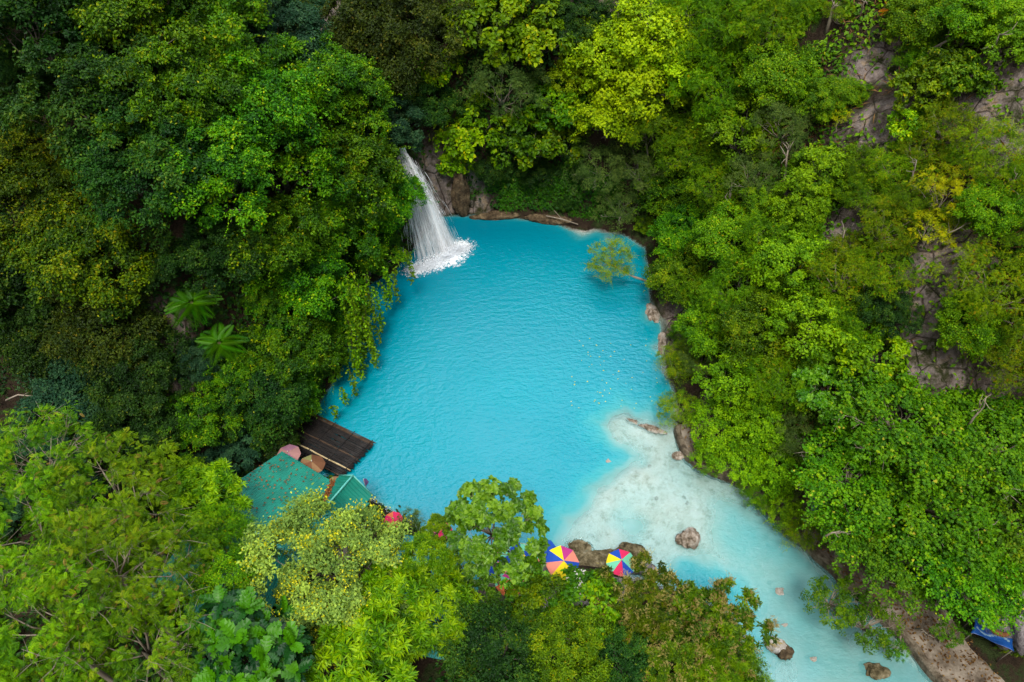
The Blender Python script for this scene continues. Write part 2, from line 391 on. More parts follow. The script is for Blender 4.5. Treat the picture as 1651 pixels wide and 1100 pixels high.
gl = t.new('ShaderNodeBsdfGlossy'); gl.inputs['Roughness'].default_value = .05; t.l.new(nrm, gl.inputs['Normal'])
fr = t.new('ShaderNodeFresnel'); fr.inputs[0].default_value = 1.33; t.l.new(nrm, fr.inputs['Normal'])
clr = t.new('ShaderNodeMixShader'); t.l.new(fr.outputs[0], clr.inputs[0]); t.l.new(tb.outputs[0], clr.inputs[1]); t.l.new(gl.outputs[0], clr.inputs[2])
ms = t.new('ShaderNodeMixShader'); t.l.new(alpha, ms.inputs[0]); t.l.new(clr.outputs[0], ms.inputs[1]); t.l.new(t.b.outputs[0], ms.inputs[2])
t.l.new(ms.outputs[0], t.out.inputs[0])
water = link('water', np_mesh('water', VW, remap[QW], {'depth': ('POINT', np.maximum(depth.ravel()[used], 0)), 'milk_and_shade': ('POINT', milk_and_shade)}, [t.mat], smooth=True))
tag(water, kind='structure')

# ---------------------------------------------------------------- waterfall
rng = np.random.default_rng(11)
LIP = at(652, 246, 7.4); BASE = at(716, 400, 0.0)
def fall_path(top, bot, s):
    s = np.asarray(s)[..., None]
    p = top + (bot - top) * s
    p = p.copy(); p[..., 2] = top[..., 2] + (bot[..., 2] - top[..., 2]) * (.55 * s[..., 0] + .45 * s[..., 0] ** 2)
    return p
def strands(n, tops, bots, smin, smax, lmin, lmax, wmin, wmax, jit):
    s0 = rng.uniform(smin, smax, n); s1 = np.minimum(s0 + rng.uniform(lmin, lmax, n), 1)
    k = 5; ss = s0[:, None] + (s1 - s0)[:, None] * np.linspace(0, 1, k)[None]
    P = fall_path(tops[:, None, :], bots[:, None, :], ss) + rng.normal(0, jit, (n, 1, 3))
    P[..., 2] = np.maximum(P[..., 2], .02)
    a = rng.uniform(0, math.pi, n); side = np.stack([np.cos(a), np.sin(a), 0 * a], -1)[:, None, :]
    w = rng.uniform(wmin, wmax, n)[:, None, None] * np.array([.15, .8, 1, .8, .1])[None, :, None]
    V = np.stack([P - side * w, P + side * w], 2).reshape(-1, 3)
    i = (np.arange(n)[:, None] * (2 * k) + np.arange(k - 1)[None] * 2).ravel()
    return V, np.stack([i, i + 1, i + 3, i + 2], -1)
t = NT('falling_water'); t.base((.90, .92, .96), .5, .3)
tr = t.new('ShaderNodeBsdfTranslucent'); tr.inputs[0].default_value = (.85, .91, .97, 1)
ms = t.new('ShaderNodeMixShader'); ms.inputs[0].default_value = .45
t.l.new(t.b.outputs[0], ms.inputs[1]); t.l.new(tr.outputs[0], ms.inputs[2]); t.l.new(ms.outputs[0], t.out.inputs[0]); FALLM = t.mat
wf = thing('waterfall', 'white waterfall pouring from the shaded gorge into the turquoise pool', 'waterfall', (BASE[0], BASE[1], 0))
def put_fall(name, V, Q): return link(name, np_mesh(name, V - np.array([BASE[0], BASE[1], 0]), Q, mats=[FALLM]), wf)

def sheet(name, t0, t1, b0, b1, alpha_lo, alpha_hi, bulge, sc):
    nu_, nv_ = 15, 40; V = []; u = np.linspace(0, 1, nu_); q = np.linspace(0, 1, nv_)
    for b in q:
        for a in u:
            p = fall_path(t0 + (t1 - t0) * a, b0 + (b1 - b0) * a, np.array(b))
            o = math.sin(math.pi * a) * bulge + .05 * float(fbm(np.array([a * 5.0]), np.array([b * 3.0]), 1.0, 3, int(sc * 10))[0])
            V.append(p + np.array([.45, -.85, .2]) * o)
    ii = np.arange(nu_ * nv_).reshape(nv_, nu_); Q = np.stack([ii[:-1, :-1], ii[:-1, 1:], ii[1:, 1:], ii[1:, :-1]], -1).reshape(-1, 4)
    t = NT(name + '_water'); t.base((.93, .95, .98), .6, .2)
    uu, vv = np.tile(u, nv_), np.repeat(q, nu_)
    cmb = t.new('ShaderNodeCombineXYZ'); t.l.new(t.attr('across'), cmb.inputs[0]); t.l.new(t.attr('down'), cmb.inputs[1])
    mp = t.new('ShaderNodeMapping'); mp.inputs['Scale'].default_value = (sc, 1.6, 1); t.l.new(cmb.outputs[0], mp.inputs[0])
    n1 = t.noise(1.0, 7, .72, mp.outputs[0], .6)
    mp2 = t.new('ShaderNodeMapping'); mp2.inputs['Scale'].default_value = (sc * 2.2, 9, 1); t.l.new(cmb.outputs[0], mp2.inputs[0])
    n2 = t.noise(1.0, 5, .7, mp2.outputs[0], .3)
    sm = t.math('ADD', t.math('MULTIPLY', n1, .65), t.math('MULTIPLY', n2, .35))
    sm = t.math('MULTIPLY', t.math('ADD', sm, .12), t.attr('body'))
    t.l.new(t.ramp(sm, [(alpha_lo, (0, 0, 0)), (alpha_hi, (1, 1, 1))]), t.b.inputs['Alpha'])
    tr = t.new('ShaderNodeBsdfTranslucent'); tr.inputs[0].default_value = (.92, .95, .98, 1)
    ms = t.new('ShaderNodeMixShader'); ms.inputs[0].default_value = .35
    tp = t.new('ShaderNodeBsdfTransparent'); m2 = t.new('ShaderNodeMixShader')
    al = t.ramp(sm, [(alpha_lo, (0, 0, 0)), (alpha_hi, (1, 1, 1))])
    t.b.inputs['Alpha'].default_value = 1
    for lk in list(t.b.inputs['Alpha'].links): t.l.remove(lk)
    t.l.new(t.b.outputs[0], ms.inputs[1]); t.l.new(tr.outputs[0], ms.inputs[2])
    t.l.new(al, m2.inputs[0]); t.l.new(tp.outputs[0], m2.inputs[1]); t.l.new(ms.outputs[0], m2.inputs[2]); t.l.new(m2.outputs[0], t.out.inputs[0])
    body = np.minimum(1, np.sin(np.pi * np.clip(uu, 0, 1)) * 1.9 + .05)
    me = np_mesh(name, np.array(V) - np.array([BASE[0], BASE[1], 0]), Q, {'across': ('POINT', uu), 'down': ('POINT', vv), 'body': ('POINT', body)}, [t.mat], smooth=True)
    return link(name, me, wf)
X1 = np.array([1., 0, 0]); Y1 = np.array([0, 1., 0])
e0, e1 = at(662, 438, 0), at(746, 392, 0)
sheet('jet', LIP - X1 * .24, LIP + X1 * .20, BASE - X1 * .40 - Y1 * .1, BASE + X1 * .34 + Y1 * .1, .20, .42, .22, 7)
sheet('jet', LIP - X1 * .20, LIP + X1 * .16, BASE - X1 * .34 - Y1 * .3, BASE + X1 * .30 - Y1 * .2, .24, .46, .34, 6)
sheet('veil', LIP - X1 * .75 + [0, 0, -.2], LIP + X1 * .35 + [0, 0, -.1], e0, e1 + X1 * .1, .50, .84, .08, 13)
sheet('veil', LIP - X1 * .65 + [0, .1, -.3], LIP + X1 * .25 + [0, .1, -.4], e0 + [.2, .25, 0], e1 + [0, .2, 0], .52, .88, .2, 17)
n = 900
tops = LIP + rng.normal(0, 1, (n, 3)) * [.14, .09, .05]; bots = BASE + rng.normal(0, 1, (n, 3)) * [.32, .2, 0]
put_fall('spray', *strands(n, tops, bots, .1, .95, .03, .10, .006, .03, .07))
n = 600
q = rng.beta(1.1, 1.25, n); bots = e0 + (e1 - e0) * q[:, None] + rng.normal(0, .25, (n, 3)) * [1, 1, 0]
tops = LIP + np.stack([(q - .5) * 1.2, -(q - .5) * .4, -np.abs(q - .55) * .9], -1) + rng.normal(0, .14, (n, 3))
put_fall('spray', *strands(n, tops, bots, .1, .97, .05, .14, .004, .014, .07))
up = at(649, 238, 7.9)
sheet('chute', up - X1 * .3, up + X1 * .2, LIP - X1 * .28 - [0, .06, .25], LIP + X1 * .24 - [0, .06, .25], .30, .5, .1, 6)
# splash at the foot: many small drops
def octas(C, r):
    d = np.array([[1, 0, 0], [0, 1, 0], [-1, 0, 0], [0, -1, 0], [0, 0, 1.]]); m = len(C)
    V = (C[:, None] + d[None] * r[:, None, None] * rng.uniform(.6, 1.3, (m, 5, 1))).reshape(-1, 3)
    b = np.arange(m)[:, None] * 5
    F = np.array([[0, 1, 4], [1, 2, 4], [2, 3, 4], [3, 0, 4], [0, 3, 2], [2, 1, 0]])
    return V, (b[:, :, None] + F[None]).reshape(-1, 3)
line = [at(u, v, 0) for u, v in [(662, 436), (690, 432), (714, 420), (733, 408), (752, 400)]]
n = 3400
k = rng.uniform(0, len(line) - 1.001, n); ki = k.astype(int); L = np.array(line)
C = L[ki] + (L[ki + 1] - L[ki]) * (k - ki)[:, None]
off = rng.normal(0, 1, (n, 3)) * [.30, .24, 0]; C = C + off; C[:, 2] = rng.exponential(.16, n)
sp_r = rng.uniform(.012, .055, n)
V, F = octas(C, sp_r); put_fall('splash', V, F)
# foam lying on the pool
fu = [(655, 436), (668, 444), (700, 436), (735, 428), (752, 412), (764, 398), (748, 386), (725, 392), (700, 412), (672, 428)]
FP = pxpoly(fu); fa = np.array(FP)
fx, fy = np.meshgrid(np.arange(fa[:, 0].min() - 1, fa[:, 0].max() + 1, .06), np.arange(fa[:, 1].min() - 1, fa[:, 1].max() + 1, .06))
fd = sdf(FP, fx, fy) + .35 * fbm(fx, fy, .7, 4, 90)
fz = .012 + .10 * sstep(.2, -.6, fd) * (.5 + .5 * fbm(fx, fy, .3, 3, 91))
ii = np.arange(fx.size).reshape(fx.shape)
ok = (fd < 1.7); kq = ok[:-1, :-1] & ok[1:, 1:] & ok[1:, :-1] & ok[:-1, 1:]
QF = np.stack([ii[:-1, :-1], ii[:-1, 1:], ii[1:, 1:], ii[1:, :-1]], -1)[kq]
t = NT('foam'); t.base((.82, .88, .92), .7, .3)
cov = t.math('ADD', t.attr('cover'), t.math('MULTIPLY', t.math('SUBTRACT', t.noise(4.5, 6, .75), .5), 2.2))
al = t.ramp(cov, [(.46, (0, 0, 0)), (1.0, (1, 1, 1))])
t.l.new(al, t.b.inputs['Alpha'])
u_ = np.unique(QF); rm = np.full(fx.size, -1); rm[u_] = np.arange(len(u_))
foam = link('foam', np_mesh('foam', np.stack([fx.ravel(), fy.ravel(), fz.ravel()], -1)[u_], rm[QF], {'cover': ('POINT', sstep(1.1, -.7, fd).ravel()[u_])}, [t.mat], smooth=True))
tag(foam, 'white churned foam where the waterfall meets the pool', 'foam', kind='stuff')

# ---------------------------------------------------------------- bamboo raft
m_bam = []
for nm, a, b in (('bamboo_black', (.004, .0035, .004), (.016, .012, .01)), ('bamboo_brown', (.03, .018, .01), (.085, .05, .028)), ('bamboo_straw', (.34, .25, .12), (.60, .48, .27))):
    t = NT(nm); nn = t.noise(2.5, 5, .7); t.bump(nn, .3, .02); m_bam.append(t.base(t.ramp(nn, [(.35, a), (.7, b)]), .6, .3))
ra, rb, rc = at(508, 668, .35), at(603, 714, .35), at(551, 769, .35)
ex = (rb - ra); Lr = np.linalg.norm(ex); ex /= Lr; eyv = (rc - rb); Wr = np.linalg.norm(eyv); eyv /= Wr
raft = thing('bamboo_raft', 'dark weathered bamboo raft moored in the pool beside the green roofed hut', 'raft', ra * [1, 1, 0])
rg = np.random.default_rng(3)
deck = MB(); npole = int(Wr / .092)
for i in range(npole):
    o = eyv * (i + .5) * Wr / npole; j0, j1 = rg.uniform(-.25, .1), rg.uniform(-.12, .16)
    m = rg.choice(3, p=[.68, .17, .15]); z = .30 + rg.uniform(-.012, .02)
    nseg = 7
    pts = [ex * (j0 - .6 + (Lr + j1 - j0 + .6) * q / nseg) + o + [0, 0, z] + eyv * rg.normal(0, .012) for q in range(nseg + 1)]
    deck.tube(pts, [.05 + .004 * (q % 2) for q in range(nseg + 1)], 6, int(m))
deck.build('deck', m_bam, raft, smooth=True)
for q in (.04, .34, .66, .96):
    MB().tube([ex * Lr * q - eyv * .12 + [0, 0, .37], ex * (Lr * q + .03) + eyv * (Wr + .12) + [0, 0, .37]], .028, 6, 0).build('cross_bar', m_bam, raft, smooth=True)
for q in (.1, .5, .9):
    MB().tube([ex * (Lr * q) - eyv * .1 + [0, 0, .14], ex * (Lr * q) + eyv * (Wr + .1) + [0, 0, .14]], .09, 8, 0).build('float', m_bam, raft, smooth=True)
MB().tube([ex * -.7 + eyv * .02 + [0, 0, .4], ex * Lr * .5 + [0, 0, .41] + eyv * .02, ex * (Lr + .12) + [0, 0, .4]], .03, 6, 1).build('edge_rail', m_bam, raft, smooth=True)

# ---------------------------------------------------------------- green roofed huts
def roof_mat(name, a, b, c):
    t = NT(name); nn = t.noise(.8, 6, .65, t.coord((1, 1, 1)))
    sp = t.ramp(t.noise(9, 4, .7), [(.60, (0, 0, 0)), (.68, (1, 1, 1))])
    c0 = t.ramp(nn, [(.3, a), (.55, b), (.75, c)])
    t.bump(t.noise(14, 3), .08, .02)
    return t.base(t.mix(t.math('MULTIPLY', sp, .15), c0, (.20, .13, .07)), .45, .4)
ROOFM = roof_mat('green_sheet_roof', (.004, .12, .085), (.006, .18, .13), (.014, .22, .135))
RIDGEM = plain('ridge_paint', (.10, .42, .36), .5, .4)
WOOD = bark_mat('post_wood', (.08, .05, .03), (.2, .14, .09))
DECKM = plain('hut_concrete', (.22, .20, .18), .9, .1)
def corr(P0, eu, lu, ev, lv, wave=.18, amp=.022, thick=.01, clip=None):
    """A corrugated sheet: P0 corner, eu along the eave, ev up the slope."""
    nu = max(8, int(lu / wave * 6)); n_ = np.cross(eu, ev); n_ /= np.linalg.norm(n_)
    if n_[2] < 0: n_ = -n_
    us = np.linspace(0, lu, nu + 1); V, F = [], []
    for k, v in enumerate(np.linspace(0, 1, 7)):
        for uu in us:
            a0, a1 = (0, lv) if clip is None else clip(uu)
            V.append(P0 + eu * uu + ev * (a0 + (a1 - a0) * v) + n_ * (amp * math.cos(2 * math.pi * uu / wave) - .05 * math.sin(math.pi * v)))
    for k in range(6):
        for i in range(nu):
            b = k * (nu + 1) + i; F.append((b, b + 1, b + nu + 2, b + nu + 1))
    return V, F
E = np.array([.85, -.525, 0]); E /= np.linalg.norm(E); NB = np.array([.525, .85, 0]); NB /= np.linalg.norm(NB)
SL = .42
evf = (-NB + [0, 0, SL]); evf /= np.linalg.norm(evf); evb = (NB + [0, 0, SL]); evb /= np.linalg.norm(evb)
A = at(455, 728, 3.0)
hut = thing('open_sided_hut', 'hut under a large green corrugated roof strewn with leaves, beside the raft', 'hut', (A - NB * 2.5) * [1, 1, 0] + [0, 0, .5])
HB = np.array(hut.location)
lv = 5.2; LU = 6.0
def addmesh(name, VF, mats, parent, base, smooth=True):
    V, F = VF; return MB().add(np.array(V) - base, F).build(name, mats, parent, smooth=smooth)
run = lv * (evf @ -NB); rise = lv * evf[2]
addmesh('front_roof_slope', corr(A, E, LU, evf, lv), ROOFM, hut, HB)
addmesh('back_roof_slope', corr(A - NB * 2 * run, E, LU, evb, lv), ROOFM, hut, HB)
rp = A - NB * run + [0, 0, rise + .03]
MB().tube([rp - E * .1 - HB, rp + E * (LU + .1) - HB], .09, 8).build('ridge_cap', RIDGEM, hut, smooth=True)
# the cross gable that faces the pool
GX = 4.0 + .62; gh = 1.12; gr = 1.0                        # centre along the eave, half width, rise
gc = A + E * (GX + .1) + NB * .45                            # foot of the gable tip
tip = gc + [0, 0, gr]
wall_back = 2.3
for sgn, nm in ((-1, 'gable_roof_slope'), (1, 'gable_roof_slope')):
    evg = (-E * sgn * gh + [0, 0, gr]); lg = np.linalg.norm(evg); evg /= lg
    P0 = gc + E * sgn * gh
    cl = (lambda uu: (max(0.0, (uu - .45) / (gr / SL) * lg * .98) , lg))
    addmesh(nm, corr(P0, -NB, wall_back + .62, evg, lg, clip=cl), ROOFM, hut, HB)
MB().tube([tip + [0, 0, .03] + NB * .03 - HB, tip - NB * (wall_back + .5) + [0, 0, .03] - HB], .055, 8).build('ridge_cap', RIDGEM, hut, smooth=True)
for sgn in (-1, 1):
    MB().tube([tip + NB * .02 + [0, 0, .02] - HB, gc + E * sgn * gh + NB * .02 + [0, 0, .02] - HB], .035, 6).build('barge_board', RIDGEM, hut, smooth=True)
vg0 = A + E * (GX + .1 - gh) + [0, 0, .05]; vg1 = gc - NB * (gr / SL + .45) + [0, 0, gr + .05]
for du in (.3, 2.1, 3.9, 5.7):
    for dn, zz in ((.35, 0.12), (run * 2 - .35, .12)):
        p = A + E * du - NB * dn
        MB().tube([[p[0] - HB[0], p[1] - HB[1], -.6], [p[0] - HB[0], p[1] - HB[1], A[2] + zz - HB[2]]], .07, 8).build('post', WOOD, hut, smooth=True)
fl = MB(); c0, c1 = A + E * -.1 - NB * .2, A + E * LU - NB * (2 * run - .2)
q4 = [A - NB * .3, A + E * LU - NB * .3, A + E * LU - NB * 2 * run, A - NB * 2 * run]
fl.add([(p[0] - HB[0], p[1] - HB[1], z) for z in (-.9, .12) for p in q4], [(3, 2, 1, 0), (4, 5, 6, 7), (0, 1, 5, 4), (1, 2, 6, 5), (2, 3, 7, 6), (3, 0, 4, 7)])
fl.build('floor_slab', DECKM, hut)
# second, lower hut under the trees
A2 = at(652, 862, 2.5); A2e = at(788, 885, 2.5); E2 = A2e - A2; L2 = np.linalg.norm(E2); E2 /= L2; N2 = np.array([-E2[1], E2[0], 0]); N2 /= np.linalg.norm(N2)
ROOF2 = roof_mat('teal_sheet_roof', (.008, .12, .12), (.012, .18, .17), (.03, .24, .21))
hut2 = thing('open_sided_hut', 'long low hut with a teal roof glimpsed under the mango tree', 'hut', A2 * [1, 1, 0] - N2 * 2 + [0, 0, .5])
H2 = np.array(hut2.location)
e2f = (-N2 + [0, 0, .3]); e2f /= np.linalg.norm(e2f); e2b = (N2 + [0, 0, .3]); e2b /= np.linalg.norm(e2b)
addmesh('front_roof_slope', corr(A2, E2, L2, e2f, 3.0), ROOF2, hut2, H2)
r2 = 3.0 * (e2f @ -N2); addmesh('back_roof_slope', corr(A2 - N2 * 2 * r2, E2, L2, e2b, 3.0), ROOF2, hut2, H2)
rp = A2 - N2 * r2 + [0, 0, 3.0 * e2f[2] + .03]
MB().tube([rp - H2, rp + E2 * L2 - H2], .08, 8).build('ridge_cap', RIDGEM, hut2, smooth=True)
for du in (.3, L2 / 2, L2 - .3):
    for dn in (.3, 2 * r2 - .3):
        p = A2 + E2 * du - N2 * dn; MB().tube([[p[0] - H2[0], p[1] - H2[1], -.6], [p[0] - H2[0], p[1] - H2[1], 2.08]], .06, 8).build('post', WOOD, hut2, smooth=True)
q4 = [A2 + E2 * -.2 + N2 * .5, A2 + E2 * (L2 + 7.5) + N2 * .5, A2 + E2 * (L2 + 7.5) - N2 * 4, A2 - N2 * 2 * r2]
terr = MB().add([(p[0], p[1], z) for z in (-.8, .62) for p in q4], [(3, 2, 1, 0), (4, 5, 6, 7), (0, 1, 5, 4), (1, 2, 6, 5), (2, 3, 7, 6), (3, 0, 4, 7)]).build('terrace', DECKM)
tag(terr, 'grey concrete terrace along the near edge of the pool', 'terrace', kind='structure')

# fallen leaves on the green roof and in its valley
rg = np.random.default_rng(8)
nl = 230
lu_ = np.abs(rg.normal(0, .42, nl)) * 4.2; lv_ = rg.uniform(.05, .95, nl) * lv
lu_ = np.where(lu_ > 3.6, rg.uniform(0, 3.5, nl), lu_)
P = A + E * lu_[:, None] + evf * lv_[:, None]
nv = 340; s_ = rg.beta(.9, 1.1, nv)
P2 = vg0 + (vg1 - vg0) * s_[:, None] + E * rg.normal(0, .085, nv)[:, None] + [0, 0, .03]
P = np.concatenate([P, P2]); P[:, 2] += .05
def rnd_unit(r, n): v = r.normal(0, 1, (n, 3)); return v / np.linalg.norm(v, axis=1, keepdims=True)
def norm(v): return v / (np.linalg.norm(v, axis=-1, keepdims=True) + 1e-9)

# leaf templates: columns (along, across, out), quads
def T_rhomb(): return np.array([[0, 0, 0], [.45, .5, .10], [1, 0, -.04], [.45, -.5, .10]]), np.array([[0, 1, 2, 3]])
def T_oval(): return np.array([[0, 0, 0], [.3, .42, .12], [.68, .36, .08], [1, 0, -.12], [.68, -.36, .08], [.3, -.42, .12], [.5, 0, 0]]), \
    np.array([[0, 1, 2, 6], [6, 2, 3, 4], [0, 6, 4, 5]])
def T_pinnate(n=7, lw=.10, ll=.5, sweep=.25, curve=.35, tip=True):
    V, Q = [], []
    for i in range(n):
        tt = .12 + .8 * i / (n - 1); l = ll * math.sin(math.pi * (.2 + .72 * tt)) ; z0 = -curve * tt * tt
        for sg in (-1, 1):
            b = len(V); V += [[tt, 0, z0], [tt + sweep * l * .5 - lw * .5, sg * l * .5, z0 + .03], [tt + sweep * l, sg * l, z0 - .10 * l * 2], [tt + sweep * l * .5 + lw * .5, sg * l * .5, z0 + .03]]
            Q.append([b, b + 1, b + 2, b + 3])
    b = len(V); V += [[0, -.012, 0], [0, .012, 0], [1, .006, -curve], [1, -.006, -curve]]; Q.append([b, b + 1, b + 2, b + 3])
    return np.array(V), np.array(Q)
def T_lobed():
    V, Q = [], []; n = 5
    for i in range(n):
        t0 = .02 + .19 * i; wdt = [.30, .44, .50, .44, .30][i]
        for sg in (-1, 1):
            b = len(V); V += [[t0, 0, 0], [t0 + .02, sg * wdt * .7, .10], [t0 + .24, sg * wdt, .04], [t0 + .26, 0, 0]]
            Q.append([b, b + 1, b + 2, b + 3])
    b = len(V); V += [[.76, 0, 0], [.86, .12, .03], [1.05, 0, -.1], [.86, -.12, .03]]; Q.append([b, b + 1, b + 2, b + 3])
    return np.array(V) - np.array([0, 0, 1]) * (np.array(V)[:, :1] ** 2) * .25, np.array(Q)
def T_spray(n=5):
    V, Q = [], []
    for i in range(n):
        a = (i - (n - 1) / 2) * .62; l = .62 - .05 * abs(i - (n - 1) / 2); d = np.array([math.cos(a), math.sin(a)]); p = np.array([-d[1], d[0]])
        o = np.array([.2, 0]); b = len(V)
        for q, w in ((0, 0), (.5, .15), (1, 0), (.5, -.15)):
            c = o + d * l * q + p * w; V.append([c[0], c[1], .05 - .18 * q * q])
        Q.append([b, b + 1, b + 2, b + 3])
    return np.array(V), np.array(Q)
TPL = {'rhomb': T_rhomb(), 'oval': T_oval(), 'feather': T_pinnate(5, .15, .34, .5, .25), 'pinnate': T_pinnate(7, .11, .36, .4, .3), 'frond': T_pinnate(22, .05, .30, .35, .55), 'lobed': T_lobed(), 'spray': T_spray()}

def leaf_mesh(name, P, T, N, L, Wd, tint, tpl, mats):
    V0, Q0 = TPL[tpl]
    T = norm(T); B = norm(np.cross(N, T)); N = np.cross(T, B)
    V = P[:, None] + T[:, None] * (V0[None, :, 0:1] * L[:, None, None]) + B[:, None] * (V0[None, :, 1:2] * Wd[:, None, None]) + N[:, None] * (V0[None, :, 2:3] * L[:, None, None])
    n, k = len(P), len(V0)
    Q = (np.arange(n)[:, None, None] * k + Q0[None]).reshape(-1, 4)
    return np_mesh(name, V.reshape(-1, 3), Q, {'tint': ('FACE', np.repeat(np.clip(tint, 0, 1), len(Q0)))}, mats)

N_ = norm(rnd_unit(rg, len(P)) * .35 + [0, 0, 1.])
lit = link('fallen_leaves', leaf_mesh('fallen_leaves', P, rnd_unit(rg, len(P)), N_, rg.uniform(.07, .17, len(P)), rg.uniform(.05, .1, len(P)), rg.uniform(0, 1, len(P)), 'rhomb', [LM['rust']]))
tag(lit, 'rust brown fallen leaves lying on the green roof and in its valley', 'fallen leaves', kind='stuff')

# ---------------------------------------------------------------- parasols
def cloth(name, c): return plain(name, c, .75, .2, .12, 3)
CM = {'yellow': cloth('cloth_yellow', (.70, .55, .01)), 'magenta': cloth('cloth_magenta', (.36, .03, .17)), 'salmon': cloth('cloth_salmon', (.62, .20, .14)),
      'aqua': cloth('cloth_aqua', (.14, .48, .30)), 'blue': cloth('cloth_blue', (.01, .06, .34)), 'red': cloth('cloth_red', (.58, .02, .09)),
      'brown': cloth('cloth_brown', (.13, .055, .025)), 'tan': cloth('cloth_tan', (.20, .11, .05)), 'olive': cloth('cloth_olive', (.20, .20, .07)),
      'lilac': cloth('cloth_lilac', (.26, .12, .17)), 'pink': cloth('cloth_pink', (.30, .15, .14)), 'cream': cloth('cloth_cream', (.62, .58, .50)), 'orange': cloth('cloth_orange', (.55, .14, .05))}
METAL = plain('pole_metal', (.35, .35, .35), .4, .5, .1)
def parasol(u, v, z, R, seq, label, rot=0.0, tilt=(0, 0), floor=.6, group='beach parasols by the pool'):
    ap = at(u, v, z); hgt = z - floor
    o = thing('parasol', label, 'parasol', (ap[0], ap[1], floor), 0, group)
    o.rotation_euler = (tilt[0], tilt[1], rot)
    mats = []; [mats.append(CM[c]) for c in seq if CM[c] not in mats]
    n = len(seq); m = MB(); drop = R * .36; sub = 4
    for k in range(n):
        for layer, dz in ((0, 0), (1, -.015)):
            V = []; rows = 5
            for i in range(rows + 1):
                q = i / rows
                for j in range(sub + 1):
                    a = 2 * math.pi * (k + j / sub) / n
                    sc = 1 - .055 * math.sin(math.pi * j / sub) * q
                    V.append((R * q * sc * math.cos(a), R * q * sc * math.sin(a), hgt + dz - drop * q ** 1.25 - .03 * R * q * math.sin(math.pi * j / sub)))
            F = []
            for i in range(rows):
                for j in range(sub):
                    b = i * (sub + 1) + j; f = (b, b + sub + 1, b + sub + 2, b + 1); F.append(f if layer == 0 else f[::-1])
            m.add(V, F, mats.index(CM[seq[k]]))
    m.build('canopy', mats, o)
    for k in range(n):
        a = 2 * math.pi * k / n
        if k % 2 == 0: pass
    rb = MB()
    for k in range(n):
        a = 2 * math.pi * k / n
        rb.tube([(0, 0, hgt - .03), (R * .5 * math.cos(a), R * .5 * math.sin(a), hgt - .035 - drop * .42), (R * .97 * math.cos(a), R * .97 * math.sin(a), hgt - .03 - drop * .96)], .008, 4)
    rb.build('frame', METAL, o)
    MB().tube([(0, 0, 0), (0, 0, hgt + .02)], .02, 8).build('pole', METAL, o, smooth=True)
    MB().tube([(0, 0, hgt), (0, 0, hgt + .05), (0, 0, hgt + .12)], [.035, .03, .008], 8).build('finial', CM['cream'], o, smooth=True)
    return o
R8 = math.radians
parasol(897, 896, 2.6, .88, ['salmon', 'magenta', 'yellow', 'blue', 'salmon', 'yellow', 'yellow', 'blue', 'aqua'][:8], 'large parasol of yellow magenta salmon aqua and blue gores beside the rock ledge', R8(5), (R8(8), R8(10)))
parasol(1003, 907, 2.6, .76, ['aqua', 'red', 'blue', 'yellow', 'aqua', 'red', 'blue', 'aqua'], 'parasol with blue, crimson and yellow gores beside the brown boulder', R8(3), (R8(-4), R8(0)))
parasol(800, 905, 2.5, .9, ['aqua', 'magenta', 'magenta', 'yellow', 'blue', 'aqua', 'salmon', 'blue'], 'parasol with yellow and violet blue gores peeping through the broad leaved tree', R8(35))
parasol(826, 926, 2.4, .8, ['blue', 'magenta', 'magenta', 'aqua', 'orange', 'orange', 'orange', 'salmon'], 'parasol with an aqua gore and orange hem half hidden under branches', R8(20), (R8(6), R8(-6)))
parasol(842, 892, 2.3, .72, ['blue', 'aqua', 'blue', 'blue', 'yellow', 'blue', 'yellow', 'blue'], 'mostly blue parasol with small yellow gores behind the leaves', R8(10))
parasol(876, 886, 2.1, .75, ['blue', 'blue', 'aqua', 'blue', 'aqua', 'salmon', 'blue', 'blue'], 'plain deep blue parasol just left of the large many coloured one', R8(12))
parasol(764, 893, 2.5, .8, ['magenta', 'salmon', 'magenta', 'aqua', 'salmon', 'magenta', 'aqua', 'aqua'], 'magenta and salmon parasol at the edge of the teal roof', R8(28))
parasol(634, 836, 2.3, .5, ['red', 'red', 'orange', 'red', 'red', 'orange', 'red', 'red'], 'red parasol behind the yellow flowering tree', R8(10))
parasol(712, 853, 2.3, .55, ['magenta', 'red', 'magenta', 'salmon', 'magenta', 'red', 'magenta', 'red'], 'small magenta parasol between the mango shoots and the pool', R8(10))
parasol(496, 752, 2.7, .72, ['brown', 'brown', 'olive', 'tan', 'brown', 'brown', 'tan', 'brown'], 'faded brown parasol between the green roof and the middle of the raft', R8(12), (R8(-8), R8(6)))
parasol(541, 780, 2.7, .62, ['brown', 'tan', 'olive', 'brown', 'tan', 'brown', 'brown', 'tan'], 'faded brown parasol at the pool corner of the green roof', R8(25))
parasol(464, 729, 2.7, .66, ['pink', 'lilac', 'lilac', 'pink', 'pink', 'pink', 'lilac', 'pink'], 'faded pink and lilac parasol at the bamboo end of the green roof', R8(5))
parasol(934, 934, 2.4, .7, ['cream'] * 8, 'plain cream parasol in front of the rock ledge', R8(15))
# a violet pennant at the corner of the gable
pp = at(597, 812, .3)
pn = thing('pennant', 'small violet and white pennant on a pole beside the gable end', 'pennant', (pp[0], pp[1], 0))
MB().tube([(0, 0, -.6), (0, 0, 3.0)], .02, 6).build('pole', METAL, pn, smooth=True)
PV = plain('pennant_violet', (.22, .14, .38), .7, .2)
m = MB(); m.add([(.0, -.01, 3.0), (.14, .02, 2.95), (.22, .06, 2.55), (.05, .03, 2.2), (.0, .0, 2.3)], [(0, 1, 2, 3, 4)]); m.add([(.0, .005, 3.0), (.14, .035, 2.95), (.22, .075, 2.55), (.05, .045, 2.2), (.0, .015, 2.3)], [(4, 3, 2, 1, 0)])
m.build('flag', PV, pn)

